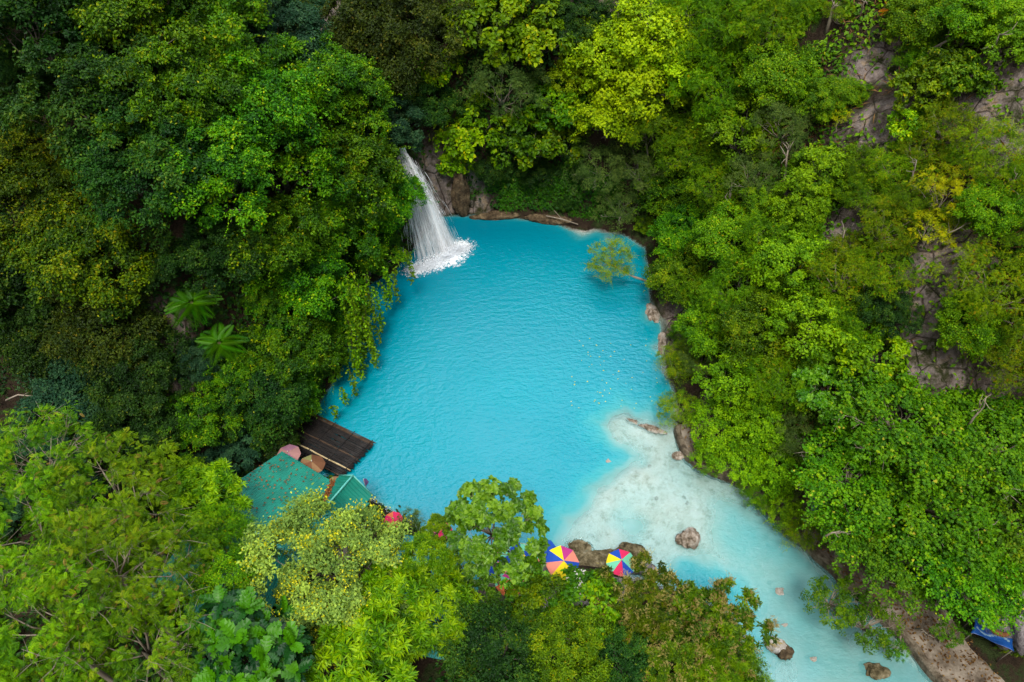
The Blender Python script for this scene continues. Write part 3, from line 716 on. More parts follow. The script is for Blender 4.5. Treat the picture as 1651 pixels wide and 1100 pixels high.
# ---------------------------------------------------------------- rocks
def rock_mat(name, stops, sc=2.2):
    t = NT(name); nn = t.noise(sc, 9, .7); t.bump(t.noise(sc * 2, 8, .75), 1.0, .22); return t.base(t.ramp(nn, stops), .9, .15)
RM = {'mossy': rock_mat('rock_mossy', [(.36, (.035, .028, .014)), (.48, (.13, .105, .055)), (.6, (.25, .21, .125)), (.74, (.40, .36, .28))]),
      'pale': rock_mat('rock_pale', [(.36, (.055, .04, .025)), (.47, (.24, .19, .14)), (.58, (.46, .40, .34)), (.72, (.62, .58, .54))]),
      'white': rock_mat('rock_white', [(.36, (.20, .15, .10)), (.48, (.40, .36, .31)), (.66, (.58, .56, .55))]),
      'brown': rock_mat('rock_brown', [(.36, (.025, .017, .01)), (.5, (.10, .07, .04)), (.66, (.22, .16, .09))]),
      'grey': rock_mat('rock_grey', [(.28, (.04, .035, .04)), (.46, (.16, .14, .145)), (.62, (.30, .27, .27)), (.75, (.45, .42, .42))])}
def boulder(u, v, z, size, mat, label, name='boulder', seed=0, rz=0.0, parent=None, amp=.42, group=None):
    p = at(u, v, z); r = np.random.default_rng(seed)
    nu_, nv_ = (44, 28) if max(size) > .2 else (16, 10); V = []
    dirs = rnd_unit(r, 9); offs = r.uniform(.72, .95, 9)
    for i in range(nv_ + 1):
        th = math.pi * i / nv_
        for k in range(nu_):
            ph = 2 * math.pi * k / nu_; d = np.array([math.sin(th) * math.cos(ph), math.sin(th) * math.sin(ph), math.cos(th)])
            rr = min(1.0, float(np.min(np.where(dirs @ d > .15, offs / np.maximum(dirs @ d, .15), 9))))
            nz = float(fbm(np.array([d[0] * 3.2 + seed + d[2]]), np.array([d[1] * 3.2 - d[2] * 2.7]), 1.0, 5, seed)[0])
            V.append(d * rr * (1 + (amp if max(size) > .4 else min(amp, .16)) * nz) * size)
    F = []
    for i in range(nv_):
        for k in range(nu_):
            F.append((i * nu_ + k, (i + 1) * nu_ + k, (i + 1) * nu_ + (k + 1) % nu_, i * nu_ + (k + 1) % nu_))
    o = MB().add(V, F).build(name, RM[mat], None, p, smooth=True); o.rotation_euler = (0, 0, rz)
    return tag(o, label, 'rock', group)
boulder(1016, 893, .35, (.78, .58, .62), 'mossy', 'rounded brown mossy boulder just behind the crimson and yellow parasol', seed=4)
boulder(1110, 868, .15, (.62, .56, .5), 'pale', 'lone speckled grey boulder standing in the pale shallows', seed=5, amp=.35)
boulder(948, 905, .15, (1.55, .62, .42), 'mossy', 'long flat brown rock ledge between the many coloured parasols', 'rock_ledge', 6, R8(14))
boulder(1030, 915, .1, (1.0, .45, .35), 'grey', 'low grey slab below the mossy boulder', 'rock_slab', 7, R8(-20))
boulder(935, 884, -.12, (.85, .45, .3), 'mossy', 'low brown rock awash in the shallows left of the mossy boulder', 'boulder', 8, R8(-12))
boulder(1250, 1040, .25, (.55, .36, .55), 'white', 'whitish boulder with a flat top at the tip of the flowering lychee', 'boulder', 9, R8(-25), amp=.12)
boulder(1264, 1052, .1, (.5, .42, .4), 'brown', 'brown boulder leaning against the whitish flat topped one', 'boulder', 10)
boulder(1257, 955, -.12, (.34, .26, .22), 'white', 'small pale stone under the water of the outflow, farthest upstream', 'stone', 11)
boulder(1264, 1009, -.16, (.26, .2, .2), 'white', 'tiny pale stone under water just above the whitish boulder', 'stone', 12)
boulder(1312, 1064, -.14, (.3, .2, .2), 'white', 'small pale stone under water between the whitish and the mossy rock', 'stone', 13)
boulder(1412, 1082, .0, (.62, .38, .26), 'mossy', 'low mossy yellow rock in the outflow at the picture foot', 'boulder', 14, R8(-10))
boulder(980, 745, -.2, (.32, .26, .26), 'white', 'round pale stone under water at the edge of the white shelf', 'stone', 15)
boulder(1640, 1003, 1.9, (1.3, 1.4, 1.5), 'grey', 'big pale grey rock beside the blue tarpaulin', 'boulder', 16, amp=.4)
boulder(1052, 692, -.04, (.75, .26, .17), 'pale', 'thin crusted rock reef breaking the white shallows under the bushes', 'rock_reef', 17, R8(-22), amp=.5)
boulder(1020, 680, -.07, (.45, .17, .13), 'pale', 'small crusted rock tip at the pool end of the reef', 'rock_reef', 18, R8(-25), amp=.5)
boulder(1094, 735, .05, (.4, .28, .2), 'pale', 'small crusted rock at the foot of the stone wall bend', 'boulder', 19, amp=.4)
boulder(890, 354, .12, (2.1, .5, .4), 'brown', 'long brown ledge at the back edge of the pool', 'rock_ledge', 20, R8(-8), amp=.4)
boulder(800, 349, .1, (1.7, .4, .35), 'brown', 'brown rock rim of the pool right of the dark rock column', 'rock_ledge', 21, R8(4), amp=.4)
boulder(742, 318, 1.6, (.6, .5, 2.8), 'brown', 'dark upright rock column beside the waterfall', 'rock_column', 22, R8(8), amp=.5)
boulder(1052, 507, -.12, (.5, .9, .35), 'pale', 'pale crusted rock lip at the pool edge below the brown cliff', 'boulder', 23, R8(10), amp=.4)
boulder(1067, 555, -.15, (.4, 1.0, .35), 'pale', 'second pale crusted rock lip along the pool edge, nearer the reef', 'boulder', 24, R8(-8), amp=.4)
sg = np.random.default_rng(31)
for k in range(14):
    while True:
        u, v = sg.uniform(930, 1420), sg.uniform(720, 1090); p = at(u, v, 0)
        if float(sdf(SHORE, p[0], p[1])) < -.5 and float(sdf(SHELF, p[0], p[1])) < 2.5: break
    zz = float(height(p[0], p[1])[0]); q = sg.uniform(.07, .17)
    boulder(u, v, zz + q * .35, (q, q * sg.uniform(.7, 1), q * .7), ['pale', 'white'][k % 2], 'small stone lying in the pale shallow water', 'stone', 40 + k, sg.uniform(0, 3), group='small stones in the shallows')
# driftwood on the back ledge
dw = MB(); a_, b_ = at(880, 348, .75), at(932, 362, .5)
dw.tube([a_, (a_ + b_) / 2 + [0, 0, .1], b_], [.03, .05, .04], 6); dw.tube([(a_ + b_) / 2 + [0, 0, .1], at(893, 339, 1.3)], [.03, .012], 5)
tag(dw.build('driftwood', BARK['pale'], smooth=True), 'bare grey driftwood branch lying on the ledge at the back of the pool', 'driftwood')

# ---------------------------------------------------------------- retaining wall, path, tarpaulins
WP = [(1086, 688), (1098, 714), (1110, 735), (1124, 746), (1160, 766), (1205, 787), (1238, 814), (1275, 860), (1335, 914), (1400, 970), (1452, 1028), (1505, 1087), (1560, 1152)]
wp = np.array([at(u, v, .45) for u, v in WP])
rs = [wp[0]]
for i in range(len(wp) - 1):
    nseg = max(2, int(np.linalg.norm(wp[i + 1] - wp[i]) / .35))
    for q in range(1, nseg + 1): rs.append(wp[i] + (wp[i + 1] - wp[i]) * q / nseg)
rs = np.array(rs); tg = norm(np.gradient(rs, axis=0)); nr = np.stack([-tg[:, 1], tg[:, 0], 0 * tg[:, 0]], -1)
nr = np.where((nr[:, 0:1] + nr[:, 1:2]) > 0, nr, -nr)
jit = fbm(rs[:, 0], rs[:, 1], 1.8, 5, 5)[:, None] * .38
prof = [(-.05, -1.2), (-.03, .02), (.05, .12), (.24, .125), (.30, .04), (.30, -1.2)]
V = np.stack([rs + nr * (a + jit) + np.array([0, 0, b]) + np.array([0, 0, .28]) * jit for a, b in prof], 1).reshape(-1, 3); k = len(prof)
F = [(i * k + j, i * k + j + 1, (i + 1) * k + j + 1, (i + 1) * k + j) for i in range(len(rs) - 1) for j in range(k - 1)] + [tuple(range(k))[::-1], tuple((len(rs) - 1) * k + j for j in range(k))]
STW = rock_mat('wall_stone', [(.34, (.05, .038, .025)), (.48, (.14, .11, .075)), (.62, (.25, .21, .155))], 3)
tag(MB().add(V, F).build('retaining_wall', STW, smooth=False), 'low stone retaining wall curving along the far bank of the pale shallows', 'wall')
t = NT('path_concrete'); a = t.ramp(t.noise(1.1, 8, .7), [(.32, (.045, .034, .024)), (.46, (.12, .095, .07)), (.58, (.22, .185, .145)), (.75, (.27, .235, .19))]); t.bump(t.noise(12, 5), .3, .02); PATHM = t.base(a, .92, .1)
ww = np.linspace(.16, 2.7, 16)
edge = fbm(rs[:, 0], rs[:, 1], 2.0, 3, 12)[:, None] * .5
V = np.stack([rs + nr * (w + edge * 1.6 * (j / 15) ** 2 + jit * (1 - j / 15)) for j, w in enumerate(ww)], 1)
z = np.maximum(height(V[..., 0].ravel(), V[..., 1].ravel()).reshape(V.shape[:2]) + .13, .54); V[..., 2] = z
V = V.reshape(-1, 3); F = [(i * 16 + j, i * 16 + j + 1, (i + 1) * 16 + j + 1, (i + 1) * 16 + j) for i in range(len(rs) - 1) for j in range(15)]
tag(MB().add(V, F).build('path', PATHM, smooth=True), 'worn concrete path along the river bank', 'path', kind='structure')
t = NT('tarp_blue'); a = t.ramp(t.noise(1.5, 4), [(.3, (.004, .03, .16)), (.7, (.008, .075, .28))]); t.bump(t.noise(4, 4), .5, .06); TARP = t.base(a, .4, .4)
TARPW = plain('tarp_pale_stripe', (.16, .26, .34), .5, .3); TARPD = plain('tarp_navy', (.004, .012, .11), .5, .3)
def tarp(u, v, z, lx, ly, rz, label, mat, sag=.25, stripe=False, poles=True, cat='tarpaulin'):
    p = at(u, v, z); g = float(height(p[0], p[1])[0]); o = thing('tarpaulin', label, cat, (p[0], p[1], g), rz)
    n = 17; V, F, M = [], [], []
    for i in range(n):
        for j in range(n):
            a, b = i / (n - 1) - .5, j / (n - 1) - .5
            ed = 1 - .10 * math.cos(math.pi * b)
            V.append((a * lx * ed, b * ly * (1 - .12 * math.cos(math.pi * a)), z - g - sag * math.cos(math.pi * a) * math.cos(math.pi * b) + .05 * math.sin(9 * a + 4 * b)))
    for i in range(n - 1):
        for j in range(n - 1):
            F.append((i * n + j, (i + 1) * n + j, (i + 1) * n + j + 1, i * n + j + 1))
            a, b = (i + .5) / (n - 1) - .5, (j + .5) / (n - 1) - .5
            M.append(1 if stripe and abs(b - .12 * math.sin(7 * a) + .02) < .05 and abs(a) < .42 else 0)
    me = MB(); me.v = V; me.f = F; me.m = M
    c = me.build('sheet', [mat, TARPW], o, smooth=True); sm = c.modifiers.new('thick', 'SOLIDIFY'); sm.thickness = .012
    if poles:
        for sx, sy in ((-1, -1), (1, -1), (1, 1), (-1, 1)):
            MB().tube([(sx * lx * .46, sy * ly * .46, -.2), (sx * lx * .46, sy * ly * .46, z - g - .02)], .025, 6).build('pole', BARK['grey'], o, smooth=True)
    return o
tarp(1602, 1021, 2.2, 1.9, .95, R8(-28), 'bright blue tarpaulin with a pale wavy stripe beside the big grey rock', TARP, stripe=True)
tarp(1350, 800, 3.0, 2.6, 2.4, R8(-15), 'navy blue awning showing through gaps in the green trees', TARPD, cat='awning')
tarp(1540, 957, 1.6, 1.0, .5, R8(-10), 'small blue sheet showing under leaves at the tree edge', TARP, cat='tarpaulin')
tarp(1482, 935, 1.5, .8, .5, R8(40), 'tiny light blue sheet at the top of the bare path', plain('tarp_light', (.03, .18, .36), .5, .3), cat='tarpaulin')
lg = MB(); lg.tube([at(1594, 1000, 3.1), at(1598, 1012, 2.9), at(1606, 1020, 2.7), at(1617, 1024, 2.6), at(1628, 1022, 2.5)], [.10, .13, .13, .12, .07], 8)
tag(lg.build('curved_log', bark_mat('log_orange', (.10, .04, .015), (.24, .11, .05)), smooth=True), 'curved orange brown log lying over the blue tarpaulin edge', 'log')
# specks afloat on the pool
n = 70; pu = np.column_stack([rg.uniform(920, 1075, n), rg.uniform(545, 660, n)]); Pf = np.array([at(u, v, .012) for u, v in pu])
fl_ = link('floating_leaves', leaf_mesh('floating_leaves', Pf, rnd_unit(rg, n) * [1, 1, 0.02], np.tile([0, 0, 1.], (n, 1)) + rnd_unit(rg, n) * .1, rg.uniform(.05, .14, n), rg.uniform(.04, .09, n), rg.uniform(.2, 1, n), 'rhomb', [LM['yellow']]))
tag(fl_, 'pale leaf specks afloat on the turquoise pool near the cliff', 'floating leaves', kind='stuff')

# ---------------------------------------------------------------- plants
def clump_centres(rng, R, K, squash, zmin=-.25, inner=.18, lo=.60, hi=1.06):
    i = np.arange(K) + .5; z = 1 - (1 - zmin) * i / K; a = i * 2.399963 + rng.uniform(0, 6)
    d = np.stack([np.sqrt(np.maximum(0, 1 - z * z)) * np.cos(a), np.sqrt(np.maximum(0, 1 - z * z)) * np.sin(a), z], -1)
    d = norm(d + rng.normal(0, .16, d.shape))
    rr = R * rng.uniform(lo, hi, K); ins = rng.random(K) < inner; rr[ins] *= .55
    return d * rr[:, None] * [1, 1, squash], d

def make_crown(name, seed, sp):
    """Leaves in clumps (or in whorls at the twig ends) through the crown's volume."""
    rng = np.random.default_rng(seed); R, K, per = 3.0, sp['K'], sp['per']
    C, D = clump_centres(rng, R, K, sp.get('squash', .75), inner=sp.get('inner', .18), lo=sp.get('lo', .60), hi=sp.get('hi', 1.06))
    rc = R * sp['cr'] * rng.uniform(.55, 1.35, K); ct = rng.uniform(0, 1, K)
    # second level: small tufts inside each clump
    nt = sp.get('tufts', 9)
    ci = np.repeat(np.arange(K), nt); m = len(ci)
    td = norm(rnd_unit(rng, m) + D[ci] * .75 + [0, 0, .45])
    TC = C[ci] + td * (rc[ci] * rng.uniform(.45, 1.05, m))[:, None] * [1, 1, .8]
    tt = rng.uniform(-.22, .22, m) + ct[ci] * .55 + .2
    per_t = max(1, per // nt); li = np.repeat(np.arange(m), per_t); n = len(li)
    L = sp['L'] * rng.uniform(.65, 1.3, n); Wd = L * sp['W'] * rng.uniform(.8, 1.2, n)
    axis_ = norm(td[li] * .8 + [0, 0, sp.get('up', .55)])
    if sp.get('rosette'):
        a = rng.uniform(0, 2 * math.pi, m)[li] + np.tile(np.arange(per_t), m) * 2.399963 + rng.normal(0, .2, n)
        U = norm(np.cross(axis_, [.31, .17, .93])); Vv = np.cross(axis_, U)
        e = np.radians(rng.uniform(*sp.get('elev', (48, 88)), n))
        T = np.cos(e)[:, None] * axis_ + np.sin(e)[:, None] * (np.cos(a)[:, None] * U + np.sin(a)[:, None] * Vv) + [0, 0, -sp.get('droop', .15)]
        T = norm(T); P = TC[li] + T * (L * .06)[:, None] - axis_ * rng.uniform(0, .06, n)[:, None]
        Nn = norm(axis_ + rng.normal(0, .18, (n, 3)))
    else:
        q = rnd_unit(rng, n); rt = rc[ci[li]] * sp.get('tr', .38)
        P = TC[li] + q * (rt * rng.random(n) ** .45)[:, None] * [1, 1, .7]
        Nn = norm(axis_ * .9 + q * .45 + rng.normal(0, .42, (n, 3)))
        T = norm(rng.normal(0, 1, (n, 3)) + td[li] * .9 + [0, 0, -sp.get('droop', .35)])
        T = norm(T - Nn * (T * Nn).sum(-1, keepdims=True) * .8)
    tint = np.clip(tt[li] + rng.normal(0, .17, n), 0, .955)
    if sp.get('young'): tint = np.clip(1.0 - (np.degrees(e) - 22) / 62 + rng.normal(0, .08, n), 0, .95)
    ns = sp.get('shoots', 0)
    if ns:
        si = rng.integers(0, m, ns); nl_ = 13; sdr = norm(td[si] * .8 + D[ci[si]] * .6 + rng.normal(0, .5, (ns, 3)) + [0, 0, .25]); sl = rng.uniform(.45, 1.25, ns) * sp.get('shootl', 1.0)
        q = np.tile(np.linspace(.1, 1, nl_), ns); sx = np.repeat(np.arange(ns), nl_); ax = sdr[sx]
        Ps = TC[si][sx] + ax * (sl[sx] * q)[:, None] + [0, 0, -1] * (sl[sx] * q ** 2 * sp.get('hang', .55))[:, None] + rng.normal(0, .03, (len(q), 3))
        Ts = norm(ax * .5 + rnd_unit(rng, len(q)) * .8 + [0, 0, -.3]); Ns = norm(rng.normal(0, .4, (len(q), 3)) + td[si][sx] * .5 + [0, 0, .8]); Ls = sp['L'] * rng.uniform(.7, 1.15, len(q))
        P = np.concatenate([P, Ps]); T = np.concatenate([T, Ts]); Nn = np.concatenate([Nn, Ns]); L = np.concatenate([L, Ls]); Wd = np.concatenate([Wd, Ls * sp['W']])
        tint = np.concatenate([tint, np.clip(np.repeat(rng.uniform(.3, .95, ns), nl_) + rng.normal(0, .08, len(q)), 0, .955)])
    if sp.get('acc', 0): tint[rng.random(len(tint)) < sp['acc']] = 1.0
    mesh = leaf_mesh(name, P, T, Nn, L, Wd, tint, sp['tpl'], [LM[sp['mat']]])
    # limbs from the crown's foot to its clumps
    lb = MB(); foot = np.array([0, 0, -R * .55]); ks = rng.permutation(K)[:sp.get('limbs', 14)]
    for k in ks:
        e = C[k] * sp.get('reach', .92); mid = foot + (e - foot) * .45 + rng.normal(0, .16, 3) + [0, 0, -.15]
        mid2 = mid + (e - mid) * .5 + rng.normal(0, .13, 3); lb.tube([foot, mid, mid2, e], [.06, .038, .022, .007], 5)
        for _ in range(sp.get('twigs', 2)):
            st = mid + (e - mid) * rng.uniform(.3, .9); en = st + norm(rng.normal(0, 1, 3) + D[k]) * rng.uniform(.4, 1.0) * sp.get('twigl', 1.0)
            lb.tube([st, (st + en) / 2 + rng.normal(0, .05, 3), en], [.018, .012, .004], 4)
    limbs = lb.mesh(name + '_limbs', [BARK[sp.get('bark', 'brown')]], True)
    extra = None
    if sp.get('extra'):
        tpl, mt, cnt, el, ew = sp['extra']; nb = int(cnt // 20); gi = np.repeat(rng.integers(0, m, nb), 20)
        Pe = TC[gi] + td[gi] * .15 + rng.normal(0, .16, (len(gi), 3)) + [0, 0, .08]
        extra = leaf_mesh(name + '_bloom', Pe, norm(rnd_unit(rng, len(gi)) + td[gi] + [0, 0, .6]), norm(rnd_unit(rng, len(gi)) * .6 + td[gi] + [0, 0, .5]), el * rng.uniform(.6, 1.3, len(gi)), ew * rng.uniform(.7, 1.3, len(gi)), rng.uniform(0, 1, len(gi)), tpl, [LM[mt]])
    return mesh, limbs, extra

def make_trunk(name, seed, bark):
    rng = np.random.default_rng(seed); m = MB(); b = rng.normal(0, .035, (5, 2)); b[0] = 0
    m.tube([(b[i][0] * 3, b[i][1] * 3, i / 4) for i in range(5)], [.17, .13, .115, .10, .085], 8)
    for k in range(4):
        a = k * 1.6 + rng.uniform(0, .6); m.tube([(0, 0, .10), (.17 * math.cos(a), .17 * math.sin(a), .03), (.38 * math.cos(a), .38 * math.sin(a), -.04)], [.10, .075, .03], 5)
    return m.mesh(name, [BARK[bark]], True)

def SPC(mat, tpl, K, per, L, W, cr=.26, **k): return dict(mat=mat, tpl=tpl, K=K, per=per, L=L, W=W, cr=cr, **k)
SPEC = {
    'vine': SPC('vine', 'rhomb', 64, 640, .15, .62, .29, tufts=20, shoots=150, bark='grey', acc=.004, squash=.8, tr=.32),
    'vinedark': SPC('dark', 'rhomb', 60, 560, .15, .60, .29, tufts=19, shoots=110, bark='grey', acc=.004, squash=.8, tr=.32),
    'teal': SPC('teal', 'rhomb', 58, 460, .165, .5, .29, tufts=19),
    'olive': SPC('olive', 'rhomb', 58, 460, .155, .55, .29, tufts=18, shoots=80, acc=.01),
    'oliveyellow': SPC('oliveyellow', 'rhomb', 58, 460, .155, .6, .28, tufts=18, shoots=80, acc=.012),
    'broad': SPC('broad', 'oval', 36, 100, .38, .74, .27, tufts=12, up=.4, droop=.9, bark='grey', acc=.006),
    'broadmid': SPC('broadmid', 'oval', 40, 110, .35, .72, .27, tufts=12, up=.4, droop=.8, bark='grey', acc=.006),
    'grey': SPC('grey', 'feather', 54, 120, .225, .8, .29, tufts=16, twigs=3, bark='pale', limbs=12, reach=.95),
    'lime': SPC('lime', 'spray', 60, 190, .21, .9, .27, tufts=19, shoots=60, up=.8, tr=.42, bark='grey'),
    'mid': SPC('mid', 'feather', 58, 170, .21, .85, .29, tufts=17, shoots=80, bark='grey', twigs=3, limbs=18, acc=.006),
    'midround': SPC('mid', 'rhomb', 60, 540, .155, .6, .28, tufts=18, shoots=110, bark='grey', acc=.008),
    'fresh': SPC('fresh', 'spray', 56, 190, .21, .85, .28, tufts=18, shoots=70, up=.8, tr=.42, bark='grey'),
    'yellow': SPC('yellow', 'feather', 46, 60, .29, .7, .25, tufts=11, bark='pale', limbs=16, twigs=5, reach=1.05, acc=.02),
    'yellowmid': SPC('yellowmid', 'feather', 56, 150, .20, .75, .29, tufts=16, shoots=90, bark='pale', twigs=4, limbs=13, reach=1.0, acc=.02),
    'flower': SPC('flower', 'rhomb', 80, 440, .14, .55, .22, tufts=18, lo=.72, hi=.98, bark='grey', squash=.8, extra=('rhomb', 'bloom', 3600, .085, .07)),
    'mango': SPC('mango', 'rhomb', 50, 170, .50, .22, .24, tufts=12, rosette=True, elev=(35, 95), droop=.35, up=.9),
    'wisp': SPC('wisp', 'pinnate', 42, 80, .28, .85, .20, tufts=9, up=1.0, tr=.6, inner=.1, bark='pale', limbs=16, twigs=6, twigl=1.6, reach=1.15, droop=.2, acc=.012),
    'bread': SPC('bread', 'lobed', 34, 13, .82, .72, .12, tufts=1, young=True, rosette=True, elev=(22, 92), droop=.08, up=1.1, squash=.62),
    'tieb': SPC('tieb', 'oval', 58, 110, .31, .72, .19, tufts=11, rosette=True, elev=(45, 95), droop=.2, up=.9, squash=.55, bark='pale', limbs=24),
    'lychee': SPC('lychee', 'rhomb', 58, 230, .27, .34, .21, tufts=15, rosette=True, elev=(35, 95), droop=.2, up=.8, extra=('feather', 'panicle', 1800, .22, .16)),
    'talisay': SPC('talisay', 'spray', 84, 140, .195, .85, .24, tufts=16, shoots=160, hang=.2, up=.95, tr=.5, squash=.40, bark='pale', limbs=34, twigs=5, reach=1.18, acc=.006),
    'bough': SPC('talisay', 'spray', 40, 90, .22, .85, .20, tufts=9, up=1.0, tr=.5, squash=.35, bark='pale', limbs=30, twigs=4, reach=1.1, acc=.004),
    'tuft': SPC('fresh', 'feather', 60, 80, .36, .5, .2, tufts=8, rosette=True, elev=(20, 80), droop=.0, up=1.2),
}
_crowns, _trunks = {}, {}
def crown_of(spec, var):
    key = (spec, var)
    if key not in _crowns: _crowns[key] = make_crown('crown_' + spec, abs(hash(spec)) % 1 + sum(map(ord, spec)) * 7 + var, SPEC[spec])
    return _crowns[key]
def trunk_of(bark):
    if bark not in _trunks: _trunks[bark] = make_trunk('trunk_' + bark, 5 + len(bark), bark)
    return _trunks[bark]
def solid_ground(P, h):
    """Where a trunk can stand: straight below, else the nearest bank."""
    g = float(height(P[0], P[1])[0])
    if g > .25: return np.array([P[0], P[1], g])
    best = None
    for r in np.arange(.5, 9, .5):
        a = np.linspace(0, 2 * math.pi, 24, endpoint=False); xs, ys = P[0] + r * np.cos(a), P[1] + r * np.sin(a); hs = height(xs, ys)
        ok = np.where((hs > .3) & (hs < P[2] + 1))[0]
        if len(ok): k = ok[len(ok) // 2]; best = np.array([xs[k], ys[k], hs[k]]); break
    return best if best is not None else np.array([P[0], P[1], g])

trng = np.random.default_rng(77)
TREES = []
def plant_at(P, R, spec, label, name='tree', cat='tree', group=None, zs=1.0, tilt=None, base=None):
    base = solid_ground(P, 0) if base is None else base
    off = P - base
    o = thing(name, label, cat, base - [0, 0, .15], 0, group)
    cm, lm, em = crown_of(spec, int(trng.integers(0, 2)))
    sc = R / 3.0; rz = trng.uniform(0, 6.28)
    def child(nm, me):
        c = link(nm, me, o, off + [0, 0, .15]); c.scale = (sc, sc, sc * zs); c.rotation_euler = (trng.normal(0, .12), trng.normal(0, .12), rz); return c
    cr = child('crown', cm); lb = child('branches', lm); lb.rotation_euler = cr.rotation_euler
    if em is not None:
        e = child('blossoms', em); e.rotation_euler = cr.rotation_euler
    foot = np.array(off) + [0, 0, .15 - R * .5 * zs]
    if np.linalg.norm(foot) > .3:
        t_ = link('trunk', trunk_of(SPEC[spec].get('bark', 'brown')), o)
        t_.rotation_mode = 'QUATERNION'; t_.rotation_quaternion = Vector(foot).to_track_quat('Z', 'Y')
        w = max(.35, min(1.3, R * .33)); t_.scale = (w, w, max(.5, float(np.linalg.norm(foot))) * 1.08)
    TREES.append((P[0], P[1], P[2], R, spec))
    return o
def tree(u, v, r, spec, label, h=None, name='tree', cat='tree', group=None, zs=1.0):
    if name == 'tree':
        for wd, kn in sorted(((' tree', 'tree'), (' bush', 'bush'), (' shrub', 'shrub'), (' climber', 'climber'), (' sapling', 'sapling'), (' plant', 'plant'), (' spray', 'bush'), (' shoot', 'tree')), key=lambda w: (label + ' ').find(w[0] + ' ') % 999):
            if (wd + ' ') in label + ' ': name = cat = kn; break
    d0 = 42.0
    for _ in range(3):
        R = r * d0 / FPX; hh = max(.8 * R, 1.0) if h is None else h
        P, g = canopy(u, v, hh); d0 = float((P - [0, 0, CAM_H]) @ _f)
    return plant_at(P, r * d0 / FPX, spec, label, name, cat, group, zs)

V_, D_ = 'vine', 'vinedark'
LEFT = 'vine covered trees and bushes on the left cliff'
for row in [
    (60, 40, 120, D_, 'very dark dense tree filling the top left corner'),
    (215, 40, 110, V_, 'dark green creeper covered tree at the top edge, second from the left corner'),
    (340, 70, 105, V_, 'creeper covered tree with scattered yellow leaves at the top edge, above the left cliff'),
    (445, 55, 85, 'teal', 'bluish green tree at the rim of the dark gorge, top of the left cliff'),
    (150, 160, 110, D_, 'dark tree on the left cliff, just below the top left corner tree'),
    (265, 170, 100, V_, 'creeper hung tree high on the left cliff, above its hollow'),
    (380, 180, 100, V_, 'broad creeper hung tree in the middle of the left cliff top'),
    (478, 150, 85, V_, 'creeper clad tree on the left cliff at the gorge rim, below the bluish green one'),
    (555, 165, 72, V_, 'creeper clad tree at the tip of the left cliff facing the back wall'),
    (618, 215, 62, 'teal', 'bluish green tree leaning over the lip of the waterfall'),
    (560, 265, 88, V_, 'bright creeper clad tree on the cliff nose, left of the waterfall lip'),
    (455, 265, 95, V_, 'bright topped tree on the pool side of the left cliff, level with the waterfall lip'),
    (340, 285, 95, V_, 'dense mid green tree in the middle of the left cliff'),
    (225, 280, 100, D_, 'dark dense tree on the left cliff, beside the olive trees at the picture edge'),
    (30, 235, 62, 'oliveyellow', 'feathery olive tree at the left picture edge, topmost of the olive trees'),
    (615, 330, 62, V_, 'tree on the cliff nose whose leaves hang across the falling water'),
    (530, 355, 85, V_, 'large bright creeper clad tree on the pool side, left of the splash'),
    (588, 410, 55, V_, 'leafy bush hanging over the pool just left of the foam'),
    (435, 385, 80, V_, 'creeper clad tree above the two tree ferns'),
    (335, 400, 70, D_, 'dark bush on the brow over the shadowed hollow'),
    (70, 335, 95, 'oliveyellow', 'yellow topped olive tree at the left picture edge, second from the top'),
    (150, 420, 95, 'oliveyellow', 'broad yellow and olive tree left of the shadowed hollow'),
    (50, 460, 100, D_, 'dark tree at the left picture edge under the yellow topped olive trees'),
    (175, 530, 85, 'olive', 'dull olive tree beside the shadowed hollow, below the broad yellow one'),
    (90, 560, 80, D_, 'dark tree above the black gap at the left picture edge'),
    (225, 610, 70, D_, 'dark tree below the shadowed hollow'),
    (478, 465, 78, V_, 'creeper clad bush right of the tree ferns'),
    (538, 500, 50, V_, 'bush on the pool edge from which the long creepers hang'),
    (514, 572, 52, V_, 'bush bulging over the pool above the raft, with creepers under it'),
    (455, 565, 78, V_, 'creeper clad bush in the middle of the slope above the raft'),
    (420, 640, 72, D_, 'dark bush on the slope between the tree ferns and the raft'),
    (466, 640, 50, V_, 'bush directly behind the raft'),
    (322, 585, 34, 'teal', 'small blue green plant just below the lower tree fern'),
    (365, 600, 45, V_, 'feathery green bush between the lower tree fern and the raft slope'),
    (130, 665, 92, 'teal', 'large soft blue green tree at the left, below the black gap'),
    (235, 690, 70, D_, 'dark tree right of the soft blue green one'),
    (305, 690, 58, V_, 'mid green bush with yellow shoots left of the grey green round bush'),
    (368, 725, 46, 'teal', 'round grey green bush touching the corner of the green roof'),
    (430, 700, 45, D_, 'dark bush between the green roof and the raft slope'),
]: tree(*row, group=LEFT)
BACK = 'trees and bushes on the back wall of the gorge'
